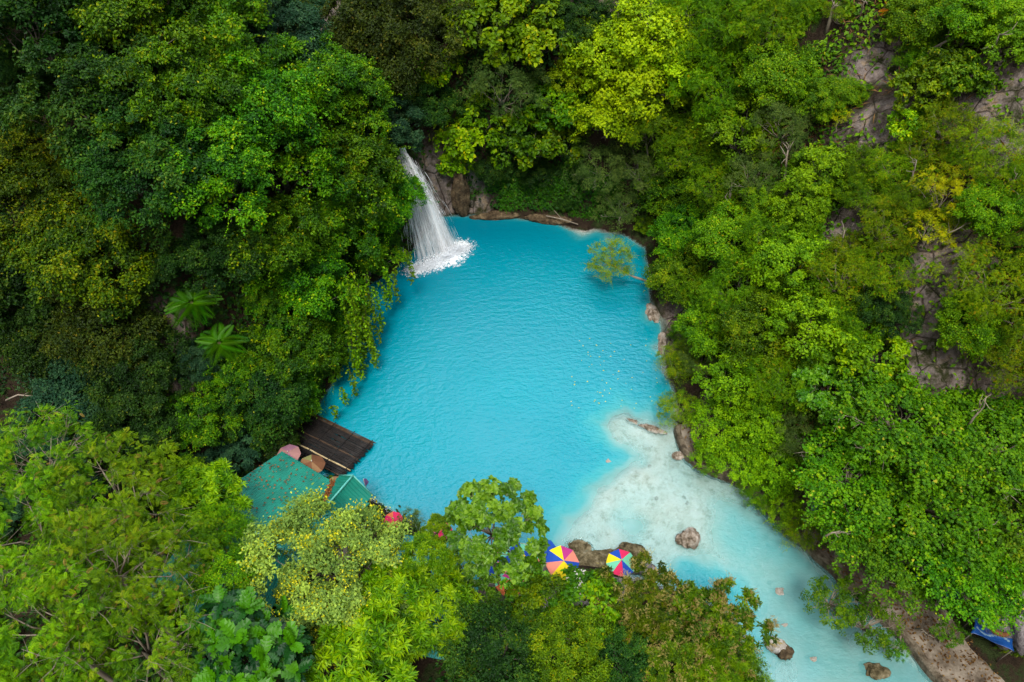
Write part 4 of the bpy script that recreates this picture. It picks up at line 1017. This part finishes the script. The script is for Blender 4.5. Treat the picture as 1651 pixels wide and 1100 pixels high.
for row in [
    (570, 40, 78, 'olive', 'dull olive tree at the top edge right of the dark gorge'),
    (665, 55, 85, 'olive', 'broad dull olive tree at the top edge above the two bright broad leaved bushes'),
    (600, 110, 60, 'olive', 'dull olive bush hanging into the dark gorge'),
    (690, 165, 50, D_, 'dark bush in the shade between the two bright broad leaved bushes'),
    (640, 140, 38, 'broadmid', 'green broad leaved bush at the gorge mouth, leftmost of its kind on the back wall'),
    (708, 112, 34, 'broad', 'small bright broad leaved bush above the dark bush of the back wall'),
    (755, 215, 50, 'broad', 'bright broad leaved tree hanging beside the waterfall'),
    (735, 265, 28, 'broad', 'bright broad leaved spray hanging lowest above the rock column'),
    (790, 45, 62, 'broad', 'bright large leaved tree at the top edge, left of its twin'),
    (872, 60, 60, 'broad', 'bright large leaved tree at the top edge, beside the lime canopy'),
    (815, 140, 62, 'grey', 'fine leaved grey green shrub in the middle of the back wall'),
    (900, 175, 50, 'broadmid', 'broad leaved tree beside the lime canopy, below the dark cleft'),
    (845, 225, 55, 'broadmid', 'dark broad leaved tree above the grassy bank'),
    (908, 225, 42, 'broadmid', 'broad leaved bush between the grassy bank and the grey green tree'),
    (795, 272, 30, D_, 'dark bush on the wall over the grassy bank'),
    (865, 278, 30, D_, 'dark bush low on the wall at the right of the grassy bank'),
    (962, 272, 46, 'grey', 'grey green tree leaning over the back right corner of the pool'),
    (1002, 335, 40, 'grey', 'pale grey green bush at the back right corner of the pool'),
    (940, 35, 45, D_, 'dark bush under the rocky cleft at the top edge'),
]: tree(*row, group=BACK)
LIMES = 'bright lime trees of the top right'
for row in [
    (985, 90, 68, 'lime', 'bright lime green tree with its tip against the dark cleft'),
    (1045, 45, 72, 'lime', 'bright lime green tree touching the top edge'),
    (1035, 130, 72, 'lime', 'bright lime green tree in the middle of the lime canopy'),
    (980, 180, 58, 'lime', 'bright lime green tree at the lower left of the lime canopy'),
    (925, 118, 34, 'lime', 'small lime spray reaching left into the back wall shade'),
    (1090, 90, 62, 'lime', 'lime green tree where the lime canopy meets the mid green slope'),
]: tree(*row, group=LIMES)
RIGHT = 'trees and bushes of the right hand slope'
for row in [
    (1060, 200, 68, 'mid', 'mid green feathery tree directly below the lime canopy'),
    (1150, 45, 78, 'mid', 'mid green tree at the top edge right of the lime canopy'),
    (1240, 40, 75, 'mid', 'mid green tree at the top edge beside the bare pale trunk'),
    (1165, 140, 76, 'mid', 'mid green feathery tree right of the lime canopy, second row'),
    (1255, 135, 66, 'midround', 'mid green tree left of the upper grey rock face'),
    (1120, 235, 60, 'mid', 'mid green tree below the feathery second row'),
    (1200, 215, 60, 'fresh', 'fresh green tree with yellow shoots above the thin dark trunk'),
    (1040, 270, 55, 'grey', 'grey green tree with pale forked branches right of the pool corner'),
    (1270, 205, 50, 'grey', 'grey green bush left of the upper grey rock face'),
    (1340, 165, 40, 'midround', 'rounded bush at the left edge of the upper grey rock'),
    (1090, 315, 52, 'vine', 'green creeper clad tree above the back right corner of the pool'),
    (1160, 300, 50, 'mid', 'mid green bush in the middle of the slope, left of the thin dark trunk'),
    (1225, 290, 46, 'grey', 'grey leaved bush right of the thin dark trunk'),
    (1325, 285, 55, 'fresh', 'bright rounded tree tinged orange below the upper grey rock'),
    (1295, 330, 46, 'fresh', 'bright green bush below the orange tinged rounded tree'),
    (1530, 315, 52, 'yellow', 'vivid yellow green shrub with pale bare twigs at the right'),
    (1500, 370, 36, 'yellow', 'straggling yellow twiggy shrub below the vivid yellow one'),
    (1490, 150, 45, 'broad', 'bright large leaved climber right of the upper grey rock'),
    (1470, 205, 36, 'broad', 'bright large leaved climber lower down the same rock edge'),
    (1560, 130, 42, 'broadmid', 'large leaved bush on the brown slope at upper right'),
    (1480, 40, 60, 'midround', 'mid green tree at the top edge right of the orange dry plant'),
    (1570, 35, 62, 'midround', 'mid green tree at the top edge near the right corner'),
    (1630, 60, 55, 'fresh', 'fresh green tree in the top right corner'),
    (1530, 205, 45, 'yellowmid', 'olive yellow bush in the middle of the brown slope'),
    (1610, 260, 60, 'yellowmid', 'olive yellow bush at the right picture edge'),
    (1590, 340, 50, 'midround', 'dull green tree right of the vivid yellow shrub'),
    (1440, 270, 38, 'yellowmid', 'yellowish bush under the upper grey rock'),
    (1400, 320, 42, 'mid', 'mid green bush right of the small grey crag'),
    (1430, 370, 46, 'yellowmid', 'yellow green bush left of the twiggy yellow shrub'),
    (1605, 470, 80, 'yellowmid', 'large yellow green bush right of the lower grey rock face'),
    (1560, 530, 55, 'midround', 'green bush at the lower edge of the large yellow green one'),
    (1630, 580, 60, 'yellowmid', 'olive bush at the right picture edge above the spreading canopy'),
    (1105, 385, 52, 'vine', 'dark glossy tree on the pool cliff, above the brown rock'),
    (1100, 450, 52, 'midround', 'dense green tree just above the brown rock at the pool'),
    (1180, 395, 62, 'midround', 'dense tree in the middle of the right slope, below the thin dark trunk'),
    (1250, 385, 52, 'mid', 'feathery bush left of the small grey crag'),
    (1205, 465, 68, 'mid', 'feathery tree in the centre of the right slope'),
    (1290, 440, 66, 'fresh', 'fresh green tree below the small grey crag'),
    (1355, 445, 55, 'yellowmid', 'yellow green tree in the centre right of the slope'),
    (1420, 440, 48, 'yellowmid', 'yellow green bush left of the lower grey rock face'),
    (1430, 500, 42, D_, 'dark bush in the shade left of the lower grey rock face'),
    (1155, 525, 58, 'midround', 'green tree right of the brown rock at the pool'),
    (1235, 540, 66, 'midround', 'dense green tree in the lower middle of the slope'),
    (1310, 530, 68, 'fresh', 'fresh green tree in the lower middle of the slope'),
    (1375, 530, 50, 'mid', 'feathery bush above the large leaved lime tree'),
    (1405, 575, 50, 'broad', 'large leaved lime coloured tree under the lower grey rock face'),
    (1095, 590, 36, 'yellowmid', 'yellowish bush at the pool edge below the brown rock'),
    (1135, 580, 38, 'grey', 'grey green bush behind the yellowish one at the pool edge'),
    (1195, 605, 58, 'fresh', 'vivid fresh green tree beside the small shadowed cave'),
    (1265, 615, 60, 'mid', 'feathery tree right of the vivid fresh green one'),
    (1340, 630, 62, 'tieb', 'pale large leaved tree left of the wide spreading canopy'),
    (1095, 665, 36, 'yellowmid', 'bright yellow green bush over the crusted reef'),
    (1165, 690, 48, 'fresh', 'vivid green bush over the bend of the stone wall'),
    (1230, 680, 52, 'fresh', 'vivid green tree behind the bushes of the stone wall'),
    (1195, 745, 40, 'fresh', 'vivid green bush touching the stone wall'),
    (1255, 755, 46, 'fresh', 'green bush along the stone wall, nearest the grey leaved one'),
    (1300, 700, 52, 'grey', 'grey leaved tree between the vivid bushes and the wide canopy'),
    (1300, 770, 40, 'grey', 'drooping grey green bush over the river path'),
    (1140, 735, 26, 'fresh', 'vivid green bush spilling over the stone wall bend'),
    (1222, 790, 28, 'mid', 'feathery bush spilling over the stone wall, middle of its length'),
    (1262, 822, 30, 'fresh', 'vivid green bush hanging over the wall toward the bluish water'),
    (1296, 862, 30, 'yellowmid', 'brownish green bush hanging over the wall under the wide canopy'),
]: tree(*row, group=RIGHT)
tree(985, 420, 36, 'yellowmid', 'thin yellowish bush reaching out over the water at the right of the pool', h=2.2, zs=.55)
CAN = 'wide spreading trees beside the outflow'
for row in [
    (1470, 690, 105, 'talisay', 'flat spreading tree, topmost of the wide canopy beside the outflow', 5.0),
    (1580, 720, 95, 'talisay', 'flat spreading tree at the right picture edge, with bare pale twigs', 5.0),
    (1375, 765, 85, 'talisay', 'flat spreading tree over the navy blue awning', 5.0),
    (1490, 800, 105, 'talisay', 'flat spreading tree in the middle of the wide canopy', 5.5),
    (1610, 830, 90, 'talisay', 'flat spreading tree at the right picture edge, lower one', 5.0),
    (1380, 850, 72, 'talisay', 'flat spreading tree at the river side of the wide canopy', 4.5),
    (1455, 895, 75, 'talisay', 'flat spreading tree above the top of the bare path', 4.5),
    (1560, 920, 85, 'talisay', 'flat spreading tree above the bright blue tarpaulin', 4.5),
    (1345, 968, 48, 'bough', 'low leafy bush reaching over the outflow, upstream one', 2.6),
    (1400, 1005, 52, 'bough', 'low leafy bush reaching over the outflow, downstream one', 2.4),
    (1530, 1020, 26, 'bough', 'small leafy sapling on the bare path', 1.5),
    (1445, 1045, 20, 'bough', 'small leafy sapling on the river kerb beside the bare path', 1.2),
]: tree(*row[:5], h=row[5], group=CAN, zs=.8)
WISP = 'feathery trees of the lower left'
for row in [
    (60, 740, 85, 'wisp', 'feathery green tree at the left picture edge below the soft blue green tree', 6.5),
    (185, 800, 105, 'wisp', 'feathery green tree with pale stalks, upper middle of the lower left grove', 7.5),
    (60, 860, 105, 'wisp', 'feathery green tree at the left picture edge, middle of the lower left grove', 7.5),
    (180, 920, 110, 'wisp', 'feathery tree with long pale boughs in the heart of the lower left grove', 8),
    (70, 1010, 115, 'wisp', 'bright feathery tree in the bottom left corner', 8),
    (220, 1045, 105, 'wisp', 'feathery tree at the bottom edge left of the breadfruit tree', 7),
    (290, 895, 66, 'wisp', 'feathery tree left of the yellow flowering tree', 6.5),
    (352, 868, 52, 'mid', 'feathery bush over the near corner of the green roof', 6.0),
    (362, 935, 50, 'midround', 'dark green bush between the feathery trees and the breadfruit tree', 6.0),
]: tree(*row[:5], h=row[5], group=WISP)
for row in [
    (338, 812, 58, 'mango', 'bright yellow green leafy tree at the left end of the green roof', 5.5, 'tree', 1),
    (310, 775, 42, 'fresh', 'bright green bush behind the left end of the green roof', 4.5, 'tree', 1),
    (520, 930, 130, 'flower', 'grey green tree covered in yellow blossom in front of the green roof', 6.0, 'flowering_tree', .85),
    (402, 1060, 98, 'bread', 'dark glossy breadfruit tree with large lobed leaves at the bottom edge', 6.5, 'breadfruit_tree', .9),
    (625, 985, 72, 'mango', 'yellow green mango tree right of the yellow blossom', 5.5, 'mango_tree', 1),
    (715, 995, 62, 'mango', 'yellow green mango tree below the broad leaved tree', 5, 'mango_tree', 1),
    (585, 1065, 85, 'mango', 'yellow green mango tree at the bottom edge right of the breadfruit tree', 5.5, 'mango_tree', 1),
    (690, 905, 40, 'mango', 'slender mango tree standing over the teal roof', 6.5, 'mango_tree', 1.2),
    (705, 855, 22, 'mango', 'top shoot of mango leaves against the pool', 6.5, 'mango_tree', 1.2),
    (798, 850, 80, 'tieb', 'broad leaved tree with open glossy whorls against the pool water', 7.5, 'broad_leaved_tree', .8),
    (765, 960, 40, 'tieb', 'lower broad leaved bush in front of the teal roof', 4, 'broad_leaved_tree', .8),
    (850, 940, 36, 'tieb', 'broad leaved bush between the blue parasols and the dark trees', 4.5, 'broad_leaved_tree', .8),
    (742, 912, 30, 'tieb', 'small broad leaved bush at the end of the teal roof', 5, 'broad_leaved_tree', .8),
    (868, 975, 48, 'broadmid', 'dark broad leaved tree under the many coloured parasol', 4.5, 'tree', 1),
    (945, 985, 60, 'broadmid', 'green broad leaved tree left of the flowering lychee trees', 4.5, 'tree', 1),
    (910, 1050, 68, 'midround', 'green leafy tree at the bottom edge, middle', 4.5, 'tree', 1),
    (800, 1060, 85, 'vinedark', 'dark dense tree at the bottom edge right of the mango trees', 4, 'tree', 1),
    (1005, 1070, 70, 'vinedark', 'dark dense tree at the bottom edge below the lychee trees', 3.5, 'tree', 1),
    (1032, 970, 64, 'lychee', 'lychee tree with brown flower heads in front of the crimson and yellow parasol', 5, 'lychee_tree', .9),
    (1150, 1015, 82, 'lychee', 'lychee tree with brown flower heads beside the outflow', 5, 'lychee_tree', .9),
    (1090, 1075, 60, 'lychee', 'lychee tree at the bottom edge, greener than its neighbours', 4.5, 'lychee_tree', .9),
    (1150, 1098, 55, 'tuft', 'vivid green tufted bush at the bottom edge beside the outflow', 5.0, 'bush', .8),
    (960, 952, 30, 'broadmid', 'small broad leaved bush in front of the cream parasol', 3.5, 'tree', 1),
]: tree(*row[:5], h=row[5], name=row[6], zs=row[7])
b_ = at(664, 846, 2.0)
plant_at(b_ + [0, 0, .4], .62, 'grey', 'small bare greyish bush at the pool edge right of the yellow blossom', 'bush', 'bush')
tree(1355, 188, 17, 'yellow', 'small plant with orange yellow leaves beside the upper grey rock', name='bush', cat='bush')

# tree ferns and the dry orange plant
def make_fronds(name, seed, n, L, mat, el=(50, 80)):
    r = np.random.default_rng(seed); a = np.arange(n) * 2 * math.pi / n + r.normal(0, .12, n); e = np.radians(r.uniform(*el, n))
    T = np.stack([np.sin(e) * np.cos(a), np.sin(e) * np.sin(a), np.cos(e)], -1); Nn = norm(np.stack([-np.cos(e) * np.cos(a), -np.cos(e) * np.sin(a), np.sin(e)], -1))
    l = L * r.uniform(.85, 1.1, n)
    return leaf_mesh(name, np.zeros((n, 3)), T, Nn, l, l * 1.0, r.uniform(.2, .9, n), 'frond', [LM[mat]])
for u, v, r, lab, sd_ in [(309, 488, 38, 'upper tree fern spreading bright fronds over the shadowed hollow', 1), (353, 553, 34, 'lower tree fern with bright fronds, nearer the raft', 2)]:
    P, g = canopy(u, v, 2.6); R = r * np.linalg.norm(P - [0, 0, CAM_H]) / FPX; b = solid_ground(P, 0)
    o = thing('tree_fern', lab, 'tree fern', b, trng.uniform(0, 6))
    for k in range(14):
        me = make_fronds('frond_%d_%d' % (sd_, k), sd_ * 50 + k, 1, R * 1.15, 'fern', (58, 84))
        f = link('frond', me, o, P - b); f.rotation_euler = (0, 0, k * 2 * math.pi / 14)
    MB().tube([(0, 0, -.3), (.05, 0, 1.2), (0, 0, P[2] - b[2])], [.13, .1, .09], 8).build('trunk', BARK['brown'], o, smooth=True)
P, g = canopy(1436, 18, .5)
o = thing('dry_plant', 'orange dry fan leaved plant on the rock at the top edge', 'plant', (P[0], P[1], g)); link('leaves', make_fronds('orange_fronds', 9, 9, .55, 'orange', (30, 80)), o, (0, 0, P[2] - g))
MB().tube([(0, 0, -.2), (0, 0, P[2] - g)], [.04, .03], 6).build('stem', BARK['brown'], o)

# bare pale trunks and boughs
BARE = 'bare pale trunks among the greenery'
def bare(u0, v0, u1, v1, h0, h1, w, label, seed):
    a, _ = canopy(u0, v0, h0); b, _ = canopy(u1, v1, h1); r = np.random.default_rng(seed); L = b - a; ln = np.linalg.norm(L)
    if ln > 14: b = a + L / ln * 8; L = b - a; ln = 8
    o = thing('bare_tree', label, 'tree', a - [0, 0, .3], 0, BARE)
    side = norm(np.cross(L, [0, 0, 1.]))
    m1 = L * .35 + side * r.normal(0, .05) * ln + [0, 0, .3]; m2 = L * .7 + side * r.normal(0, .05) * ln + [0, 0, .3]
    MB().tube([(0, 0, 0), m1, m2, L + [0, 0, .3]], [w, w * .8, w * .6, w * .3], 7).build('trunk', BARK['pale'], o, smooth=True)
    m = MB()
    for k in range(7):
        q = r.uniform(.4, 1); st = L * q + [0, 0, .3]; en = st + norm(r.normal(0, 1, 3) + L / ln * .8 + [0, 0, .4]) * ln * r.uniform(.18, .4)
        m.tube([st, (st + en) / 2 + r.normal(0, .06, 3), en], [w * .35, w * .25, w * .1], 5)
    m.build('branches', BARK['pale'], o, smooth=True)
for i, row in enumerate([
    (1333, 52, 1345, 2, .1, 1.8, .12, 'white barked leaning trunk at the top edge left of the upper grey rock'),
    (1386, 30, 1396, 0, .1, 1.5, .06, 'thin pale trunk at the top edge above the upper grey rock'),
    (1264, 298, 1272, 235, .2, 2.6, .09, 'thin dark grey trunk standing in the middle of the right slope'),
    (1492, 100, 1545, 40, .2, 2.6, .10, 'long pale trunk slanting up right at the upper right'),
    (1590, 108, 1612, 55, .2, 2.4, .09, 'pale forked trunk on the brown slope near the right corner'),
    (1530, 170, 1555, 135, .1, 1.4, .05, 'short pale stick on the brown slope'),
    (1505, 385, 1560, 360, .4, 1.6, .05, 'tangle of bare pale twigs under the vivid yellow shrub'),
    (1046, 262, 1040, 215, 1.2, 3.0, .08, 'pale forked branch over the grey green tree at the pool corner'),
    (540, 55, 530, 22, .2, 1.6, .09, 'pale trunk in the dark gorge at the top edge'),
    (5, 640, 70, 637, 2.5, 3.2, .05, 'bare pale branch crossing the black gap at the left picture edge'),
    (1330, 862, 1365, 858, 5.2, 5.8, .05, 'bare white branch at the river side of the wide canopy'),
    (1560, 690, 1590, 640, 5.0, 6.5, .06, 'bare white branches above the wide canopy at the right'),
    (1420, 890, 1412, 875, 4.8, 5.4, .04, 'small bare white fork in the wide canopy above the path'),
    (1172, 352, 1180, 300, .5, 3.0, .07, 'pale leaning trunk below the left bush of the right slope middle'),
    (1345, 415, 1362, 372, .4, 2.4, .06, 'pale slanting stem beside the small grey crag'),
    (1462, 300, 1478, 258, .3, 2.2, .05, 'thin pale stem under the lower bright climber'),
    (1246, 650, 1258, 600, 1.0, 3.2, .06, 'pale forked stem between the vivid green and the feathery trees'),
    (1620, 330, 1640, 280, .3, 2.4, .06, 'thin pale stem at the right picture edge'),
    (1110, 300, 1120, 262, 1.0, 3.0, .06, 'pale stem over the dark glossy tree of the pool cliff'),
    (1480, 1010, 1500, 1025, .8, 1.4, .04, 'fallen white twigs on the bare path'),
]): bare(*row, i)

# creepers hanging from the left cliff over the pool
cr = np.random.default_rng(21)
def creeper(u, v, z, ln, label, group=None):
    p = at(u, v, z); n = int(ln * 34); q = np.sort(cr.random(n)); sw = cr.normal(0, .22, 2)
    C = np.stack([sw[0] * np.sin(q * 2.2) + cr.normal(0, .09, n), sw[1] * np.sin(q * 2) + cr.normal(0, .09, n), -q * ln], -1)
    o = thing('hanging_creeper', label, 'creeper', p, 0, group)
    link('leaves', leaf_mesh('creeper_leaves', C, norm(rnd_unit(cr, n) + [0, 0, -.7]), norm(rnd_unit(cr, n) + [.4, -.5, .8]), cr.uniform(.14, .28, n), cr.uniform(.10, .17, n), cr.uniform(.2, .95, n), 'rhomb', [LM['mid']]), o)
    ms_ = [(sw[0] * math.sin(t_ * 2.2), sw[1] * math.sin(t_ * 2), -t_ * ln) for t_ in np.linspace(0, 1, 6)]
    MB().tube(ms_, [.02, .016, .014, .012, .01, .006], 4).build('stem', BARK['brown'], o)
for u, v, z, ln in [(533, 455, 7, 4.5), (543, 440, 7.5, 5.5), (553, 430, 7.5, 6), (560, 450, 6.5, 5.5), (568, 470, 6, 5), (574, 490, 5, 4), (566, 520, 4.5, 3.6), (558, 560, 3.5, 2.8), (549, 590, 3, 2.6), (536, 620, 2.4, 1.8), (576, 440, 6, 3.5), (612, 440, 4, 2.5), (598, 450, 4, 2.6), (520, 650, 2.0, 1.6), (640, 400, 5, 3), (548, 460, 7.5, 6.5), (556, 475, 6.5, 5.4), (564, 455, 7, 6.2), (570, 505, 5, 4.3), (561, 540, 4, 3.4), (552, 520, 5, 4.5), (544, 505, 5.5, 5), (580, 470, 5.5, 4.2), (588, 460, 5, 3.8), (606, 425, 5, 3.6), (622, 430, 4.5, 3)]:
    creeper(u + 14, v + 4, z, ln, 'leafy creeper hanging from the left cliff over the pool edge', 'creepers hanging over the pool')

# ---------------------------------------------------------------- small shrubs filling the slopes
srng = np.random.default_rng(5)
SH = np.array([t_[:4] for t_ in TREES]); SS = [t_[4] for t_ in TREES]
cand = np.column_stack([srng.uniform(-36, 36, 9000), srng.uniform(6, 66, 9000)])
hz = height(cand[:, 0], cand[:, 1]); ds = sdf(SHORE, cand[:, 0], cand[:, 1])
ROCKA = np.array(ROCKS_W)
chosen = []
HOLES = [canopy(u, v, 0.)[0] for u, v in ((30, 640), (70, 620), (255, 560), (262, 520), (285, 640), (560, 130), (520, 30))]
def in_view(p, mu=130):
    q = p - np.array([0, 0, CAM_H]); f = q @ _f
    if f < 5: return False
    u = CU + FPX * q[0] / f; v = CV - FPX * (q @ _u) / f
    return -mu < u < 1651 + mu and -mu < v < 1100 + mu
rail = rs[:, :2]
for (x, y), z, d in zip(cand, hz, ds):
    if len(chosen) >= 250: break
    if d < .8 or z < .5: continue
    p = np.array([x, y, z])
    if not in_view(p): continue
    if np.min((rail[:, 0] - x) ** 2 + (rail[:, 1] - y) ** 2) < 3.6 ** 2: continue
    if np.any(np.linalg.norm(ROCKA[:, :3] - p, axis=1) < ROCKA[:, 3] * .95): continue
    if any(np.linalg.norm(h_ - p) < 1.7 for h_ in HOLES): continue
    if -14.5 < x < 4 and 10 < y < 25 and z < 4: continue
    if any((x - c[0]) ** 2 + (y - c[1]) ** 2 < 1.7 ** 2 for c in chosen): continue
    # stay off spots that a big tree already roofs
    if np.any(((SH[:, 0] - x) ** 2 + (SH[:, 1] - y) ** 2 < (SH[:, 3] * .55) ** 2)): continue
    chosen.append((x, y, z))
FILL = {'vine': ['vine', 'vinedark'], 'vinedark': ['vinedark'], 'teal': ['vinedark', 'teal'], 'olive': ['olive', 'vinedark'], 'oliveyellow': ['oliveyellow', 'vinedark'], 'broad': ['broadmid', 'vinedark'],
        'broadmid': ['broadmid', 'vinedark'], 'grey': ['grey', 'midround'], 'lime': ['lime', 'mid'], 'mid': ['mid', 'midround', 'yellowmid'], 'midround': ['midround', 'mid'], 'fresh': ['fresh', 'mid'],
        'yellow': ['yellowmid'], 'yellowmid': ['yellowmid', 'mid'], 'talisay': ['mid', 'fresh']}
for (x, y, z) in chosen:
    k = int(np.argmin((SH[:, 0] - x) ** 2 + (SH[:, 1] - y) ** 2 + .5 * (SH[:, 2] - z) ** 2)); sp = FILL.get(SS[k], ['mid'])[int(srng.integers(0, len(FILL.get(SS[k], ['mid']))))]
    R = srng.uniform(.75, 1.35)
    if x < -5 and y < 44: lab, gr_ = 'low dark shrub filling the slope between the trees of the left cliff', 'low shrubs of the left cliff'
    elif x > 9: lab, gr_ = 'low green shrub filling the right slope between its trees and rocks', 'low shrubs of the right slope'
    elif y > 38: lab, gr_ = 'low shrub clinging to the back wall of the gorge', 'low shrubs of the back wall'
    else: lab, gr_ = 'low shrub under the foreground trees', 'low shrubs of the foreground'
    plant_at(np.array([x, y, z + R * .55]), R, sp, lab, 'shrub', 'shrub', gr_, base=np.array([x, y, z]))

# ---------------------------------------------------------------- undergrowth carpeting the slopes (nobody could count it)
def carpet(name, label, sel, mats, dens, L, tpl, tr_=.25, seed=1, cut=-.1, asp=.6):
    r = np.random.default_rng(seed)
    cx0, cy0 = X[:-1, :-1], Y[:-1, :-1]
    inside = (cx0 > -40) & (cx0 < 42) & (cy0 > -3) & (cy0 < 64)
    P0 = np.stack([X, Y, Z], -1); e1 = P0[:-1, 1:] - P0[:-1, :-1]; e2 = P0[1:, :-1] - P0[:-1, :-1]
    nn = np.cross(e1, e2); ar = np.linalg.norm(nn, axis=-1); nn = nn / (ar[..., None] + 1e-9)
    dn = fbm(cx0, cy0, 2.6, 4, 80 + seed); rk_ = rock[:-1, :-1]
    mask = inside & sel(cx0, cy0, Z[:-1, :-1]) & (Z[:-1, :-1] > .35)
    dens_ = dens * np.clip((dn - cut) * 2.2 + .35, 0, 1) * np.clip(1 - .8 * rk_, 0, 1)
    lam = np.where(mask, ar * dens_, 0); cnt = r.poisson(lam)
    ii, jj = np.nonzero(cnt); rep = np.repeat(np.arange(len(ii)), cnt[ii, jj]); ii, jj = ii[rep], jj[rep]; n = len(ii)
    P = P0[ii, jj] + e1[ii, jj] * r.random(n)[:, None] + e2[ii, jj] * r.random(n)[:, None]
    N0 = nn[ii, jj]; lift = r.random(n) ** 1.5 * .5 * (1 + .8 * fbm(P[:, 0], P[:, 1], 1.1, 2, 83)); P = P + N0 * lift[:, None]
    Nn = norm(N0 * .8 + [0, 0, .5] + r.normal(0, .45, (n, 3))); T = norm(r.normal(0, 1, (n, 3)) + [0, 0, -.5]); T = norm(T - Nn * (T * Nn).sum(-1, keepdims=True) * .8)
    l = L * r.uniform(.6, 1.4, n); tint = np.clip(.45 + .45 * fbm(P[:, 0], P[:, 1], 1.8, 3, 88) + r.normal(0, .2, n), 0, .96)
    o = link(name, leaf_mesh(name, P, T, Nn, l, l * asp, tint, tpl, mats)); tag(o, label, 'undergrowth', kind='stuff'); return n
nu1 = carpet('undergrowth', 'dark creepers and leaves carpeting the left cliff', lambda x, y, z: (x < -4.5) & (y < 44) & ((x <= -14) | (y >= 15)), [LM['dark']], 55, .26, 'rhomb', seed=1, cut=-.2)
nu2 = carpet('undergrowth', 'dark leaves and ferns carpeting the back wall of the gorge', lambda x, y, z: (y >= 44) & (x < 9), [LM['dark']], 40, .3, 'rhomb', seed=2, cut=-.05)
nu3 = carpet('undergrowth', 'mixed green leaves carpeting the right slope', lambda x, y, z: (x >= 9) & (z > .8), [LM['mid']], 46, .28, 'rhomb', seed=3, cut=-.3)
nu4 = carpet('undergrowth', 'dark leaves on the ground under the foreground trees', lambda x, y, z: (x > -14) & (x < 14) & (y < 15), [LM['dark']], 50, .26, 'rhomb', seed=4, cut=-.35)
nu5 = carpet('grass', 'green grass on the bank at the back of the pool', lambda x, y, z: (y > 44.5) & (x > -4) & (x < 8) & (z < 3.2) & (z > .5), [LM['fern']], 160, .3, 'rhomb', seed=5, cut=-.6, asp=.14)
rg = np.random.default_rng(44)
n = 1500; k_ = rg.integers(0, len(rs), n); w_ = rg.uniform(.35, 2.6, n); Pl = rs[k_] + nr[k_] * w_[:, None] + rg.normal(0, .12, (n, 3)); Pl[:, 2] = np.maximum(height(Pl[:, 0], Pl[:, 1]) + .13, .54) + .035
pl_ = link('leaf_litter', leaf_mesh('leaf_litter', Pl, rnd_unit(rg, n) * [1, 1, .1], norm(rnd_unit(rg, n) * .3 + [0, 0, 1.]), rg.uniform(.08, .2, n), rg.uniform(.05, .11, n), rg.uniform(0, 1, n), 'rhomb', [LM['dry']]))
tag(pl_, 'dry brown leaf litter scattered on the river path', 'leaf litter', kind='stuff')
nu6 = carpet('dry_grass', 'dry brown stems and dead leaves on the right slope', lambda x, y, z: (x >= 13) & (z > 3) , [LM['dry']], 14, .5, 'rhomb', seed=6, cut=.0, asp=.12)
print('leaves', nu1, nu2, nu3, nu4, nu5, nu6, 'shrubs', len(chosen), 'trees', len(TREES))
